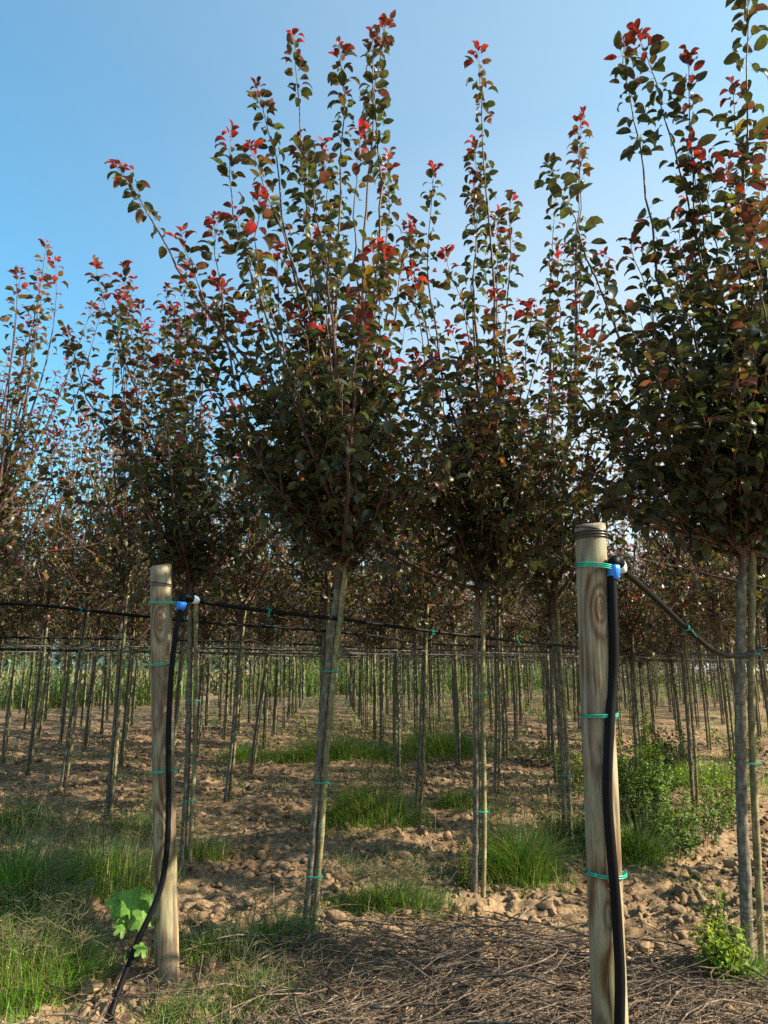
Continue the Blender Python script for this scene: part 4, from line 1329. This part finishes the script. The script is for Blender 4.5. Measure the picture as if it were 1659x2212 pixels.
DK = [(0.028, 0.055, 0.018), (0.06, 0.11, 0.02)]
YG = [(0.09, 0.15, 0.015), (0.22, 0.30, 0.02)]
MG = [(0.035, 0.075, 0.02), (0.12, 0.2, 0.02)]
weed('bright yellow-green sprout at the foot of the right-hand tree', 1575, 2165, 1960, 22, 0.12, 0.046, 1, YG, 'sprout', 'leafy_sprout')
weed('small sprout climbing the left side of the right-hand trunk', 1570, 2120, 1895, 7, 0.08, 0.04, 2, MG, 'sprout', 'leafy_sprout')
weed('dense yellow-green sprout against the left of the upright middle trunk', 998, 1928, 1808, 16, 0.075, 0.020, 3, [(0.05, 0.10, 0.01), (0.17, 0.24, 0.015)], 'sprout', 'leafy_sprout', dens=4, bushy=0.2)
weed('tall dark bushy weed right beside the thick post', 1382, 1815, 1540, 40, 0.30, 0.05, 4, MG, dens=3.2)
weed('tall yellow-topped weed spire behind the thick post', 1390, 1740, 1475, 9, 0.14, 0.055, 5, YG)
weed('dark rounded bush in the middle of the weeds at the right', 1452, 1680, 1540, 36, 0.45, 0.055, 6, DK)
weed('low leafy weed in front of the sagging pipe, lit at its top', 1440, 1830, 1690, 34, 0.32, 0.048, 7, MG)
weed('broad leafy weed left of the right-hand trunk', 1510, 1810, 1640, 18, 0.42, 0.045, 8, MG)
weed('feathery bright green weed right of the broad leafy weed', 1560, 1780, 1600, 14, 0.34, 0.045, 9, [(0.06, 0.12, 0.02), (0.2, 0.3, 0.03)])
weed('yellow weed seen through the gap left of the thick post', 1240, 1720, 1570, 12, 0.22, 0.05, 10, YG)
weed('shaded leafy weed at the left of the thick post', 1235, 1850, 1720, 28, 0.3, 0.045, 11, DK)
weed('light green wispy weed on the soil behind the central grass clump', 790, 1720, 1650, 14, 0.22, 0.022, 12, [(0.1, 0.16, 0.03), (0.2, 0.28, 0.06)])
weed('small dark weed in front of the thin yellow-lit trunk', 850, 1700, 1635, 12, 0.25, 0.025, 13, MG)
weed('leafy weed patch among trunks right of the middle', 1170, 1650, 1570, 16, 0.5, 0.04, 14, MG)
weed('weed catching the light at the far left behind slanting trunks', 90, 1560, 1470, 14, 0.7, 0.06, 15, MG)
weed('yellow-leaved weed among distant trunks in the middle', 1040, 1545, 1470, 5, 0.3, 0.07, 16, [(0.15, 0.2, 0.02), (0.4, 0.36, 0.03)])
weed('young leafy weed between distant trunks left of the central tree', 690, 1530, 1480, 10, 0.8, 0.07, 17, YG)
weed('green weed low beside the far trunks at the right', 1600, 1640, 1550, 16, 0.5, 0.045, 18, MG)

# pale weed with big lobed leaves by the left post
def lobed_weed():
    base = G(285, 2075); base[2] = gz(base[0], base[1])
    root = thing('lobed_weed', 'pale green weed with large lobed leaves beside the left post', 'weed', tuple(base))
    specs = [(288, 1950, 3.72, 0.082, 0.3, -0.2), (255, 1946, 3.74, 0.06, 2.6, 0.2), (322, 1940, 3.85, 0.055, 1.2, 0.1), (308, 1988, 3.66, 0.062, -0.8, -0.3), (262, 2008, 3.6, 0.035, -1.3, 0.3), (306, 2050, 3.5, 0.035, -1.2, 0.2), (262, 1983, 3.7, 0.045, 3.5, 0.1)]
    rg = np.random.default_rng(9)
    for (u, v, Y, r, az, tl) in specs:
        c = at(u, v, Y) - base
        k = 40
        a = np.linspace(0, 2 * np.pi, k, endpoint=False)
        rad = r * (0.62 + 0.42 * np.abs(np.cos(2.5 * a)) ** 1.3 + 0.03 * np.cos(20 * a)) * (1 - 0.45 * np.exp(-((np.abs(a - np.pi)) ** 2) / 0.06))
        V = [[0, 0, 0]]
        for fr in (0.5, 1.0):
            V += [[rad[q] * fr * math.cos(a[q]), rad[q] * fr * math.sin(a[q]), -0.35 * (rad[q] * fr) ** 2 / r + 0.05 * r * fr * math.cos(5 * a[q] + 3.1)] for q in range(k)]
        V = np.array(V)
        # face the leaf up and towards the camera
        ez = np.array([0.45 + 0.15 * math.cos(az), -0.7 + tl, 0.6]); ez /= np.linalg.norm(ez)
        ex = np.cross([math.sin(az), 0.2, -math.cos(az)], ez); ex /= np.linalg.norm(ex); ey = np.cross(ez, ex)
        W = V[:, 0:1] * ex + V[:, 1:2] * ey + V[:, 2:3] * ez + c
        q = np.arange(k); q2 = (q + 1) % k
        T = np.stack([np.zeros(k, int), 1 + q, 1 + q2], 1)
        Q = np.stack([1 + q, 1 + k + q, 1 + k + q2, 1 + q2], 1)
        g = Geo(); g.add(W, Q, T, np.array([0.14, 0.27, 0.045]) * rg.uniform(0.8, 1.15))
        lf = obj('leaf', g.mesh('leaf', [M_WEED]), root)
        g = Geo(); st = np.array([rg.normal(0, 0.02), rg.normal(0, 0.02), 0])
        g.add(*tube(bez(st, st + UP * 0.08, c - UP * 0.05 - ez * 0.02, c, 8), 0.0022, 5), c=np.array([0.14, 0.22, 0.04]))
        obj('stem', g.mesh('stem', [M_WEED]), root)
lobed_weed()

# ------------------------------------------------------------------ pruned brushwood
def brush():
    rg = np.random.default_rng(21)
    c0 = G(900, 2180)
    root = thing('brush_pile', 'long heap of tangled dry prunings along the bottom of the picture', 'brush pile', (float(c0[0]), float(c0[1]), 0))
    off_ = np.array([c0[0], c0[1], 0])
    def sample():
        while True:
            u = rg.uniform(-80, 1740); v = rg.uniform(1985, 2520)
            lim = np.interp(u, [-80, 250, 450, 600, 700, 850, 1000, 1250, 1300, 1400, 1600, 1740], [2095, 2130, 2120, 2085, 2030, 1985, 1975, 1985, 2040, 2090, 2110, 2120])
            if v > lim + rg.exponential(18):
                if u < 560 and rg.random() < 0.8: continue
                return u, v
    def depth(u, v):
        return np.interp(u, [0, 500, 800, 1100, 1300, 1500], [0.04, 0.05, 0.20, 0.24, 0.12, 0.06]) * np.clip((v - 1980) / 130, 0.25, 1)
    n_part = 0
    stuff = Geo()
    for k in range(2300):
        u, v = sample()
        p = G(u, v)
        big = k < 300
        L = rg.uniform(0.2, 0.95) if big else rg.uniform(0.12, 0.55)
        az = rg.normal(0.0, 0.65) + (math.pi if rg.random() < 0.5 else 0)
        if rg.random() < 0.22: az = rg.uniform(0, 6.28)
        d = np.array([math.cos(az), math.sin(az), 0])
        bend = rg.normal(0, 0.55) * L
        side = np.array([-d[1], d[0], 0])
        n = 12 if big else 6
        t = np.linspace(-0.5, 0.5, n)[:, None]
        h0 = depth(u, v) * rg.random() + 0.012
        arch = rg.uniform(0, 0.10) * L if big else 0.02
        C = p + d * t * L + side * bend * (t * t * 4 - 1) * 0.5
        zz = terrain(C[:, 0], C[:, 1], False) + h0 + arch * (1 - 4 * t[:, 0] ** 2) + rg.normal(0, 0.004, n) + rg.normal(0, 0.07) * t[:, 0] * L
        C[:, 2] = np.maximum(zz, terrain(C[:, 0], C[:, 1], False) + 0.006)
        C[:, :2] += np.cumsum(rg.normal(0, 0.006, (n, 2)), axis=0)
        r0 = rg.uniform(0.0026, 0.0062) if big else rg.uniform(0.0013, 0.0028)
        rad = np.linspace(r0, r0 * 0.4, n)
        if big:
            # a side twig on some
            g = Geo(); g.add(*tube(C - off_, rad, 6))
            if rg.random() < 0.5:
                q = C[n // 2]; e = q + d * L * 0.25 + side * L * rg.uniform(-0.2, 0.2) + UP * rg.uniform(0, 0.06)
                g.add(*tube(bez(q, q + (e - q) * 0.3, e - d * 0.05, e, 5) - off_, [r0 * .7, r0 * .6, r0 * .5, r0 * .4, r0 * .3], 5))
            obj('twig', g.mesh('twig', [M_DRY2 if rg.random() < 0.15 else M_DRY]), root)
        else:
            stuff.add(*tube(C - off_, rad, 4, False))
    o = obj('fine_twigs', stuff.mesh('fine_twigs', [M_DRY]), root); o['kind'] = 'stuff'
    # a few upright and stray stems seen in front of the posts
    for (pts, r) in (([(438, 2062, 3.45), (425, 2140, 3.4), (408, 2230, 3.35)], 0.0042), ([(418, 2040, 3.6), (390, 2110, 3.5), (352, 2200, 3.4)], 0.003),
                     ([(96, 2120, 3.5), (180, 2165, 3.42), (300, 2225, 3.3)], 0.0045), ([(690, 2020, 3.9), (697, 2090, 3.7), (705, 2190, 3.55)], 0.0028), ([(1150, 2060, 3.7), (1110, 2120, 3.5), (1085, 2200, 3.4)], 0.003)):
        C = spline([at(*q) for q in pts], 12) - off_
        obj('twig', tube_mesh('twig', C, np.linspace(r, r * 0.5, 12), [M_DRY2], 6), root)
    # fallen thick branch at the bottom right
    b = [at(1330, 2245, 3.1), at(1419, 2216, 3.25), at(1500, 2192, 3.38), at(1560, 2178, 3.46), at(1588, 2166, 3.5)]
    P = spline(b, 18); o0 = P[0].copy()
    fb = thing('fallen_branch', 'bare brown branch lying at the bottom right corner, cut end up', 'branch', tuple(o0))
    g = Geo(); g.add(*tube(P - o0, np.linspace(0.022, 0.011, 18) * (1 + rg.normal(0, 0.04, 18)), 9))
    g.add(*tube(bez(P[9] - o0, P[10] - o0 + [0.02, 0.02, .01], P[11] - o0 + [.06, 0.04, .01], P[12] - o0 + [.1, 0.03, 0.0], 6), 0.005, 6))
    obj('wood', g.mesh('wood', [M_BARK]), fb)
brush()

# a grey stick lying behind the left post
P = spline([at(375, 2030, 4.25), at(440, 2010, 4.35), at(500, 1985, 4.5)], 12); o0 = P[0].copy()
g = Geo(); g.add(*tube(P - o0, np.linspace(0.011, 0.006, 12), 7))
o = obj('stick', g.mesh('stick', [M_BARK]), None, tuple(o0)); o['label'] = 'grey stick on the ground just right of the left post'; o['category'] = 'stick'
P = spline([at(40, 2040, 4.2), at(140, 2025, 4.2), at(230, 2012, 4.25), at(265, 2010, 4.3)], 12); o0 = P[0].copy()
g = Geo(); g.add(*tube(P - o0, np.linspace(0.014, 0.008, 12), 7))
o = obj('stick', g.mesh('stick', [M_DRY]), None, tuple(o0)); o['label'] = 'pale stick lying in the grass left of the left post'; o['category'] = 'stick'
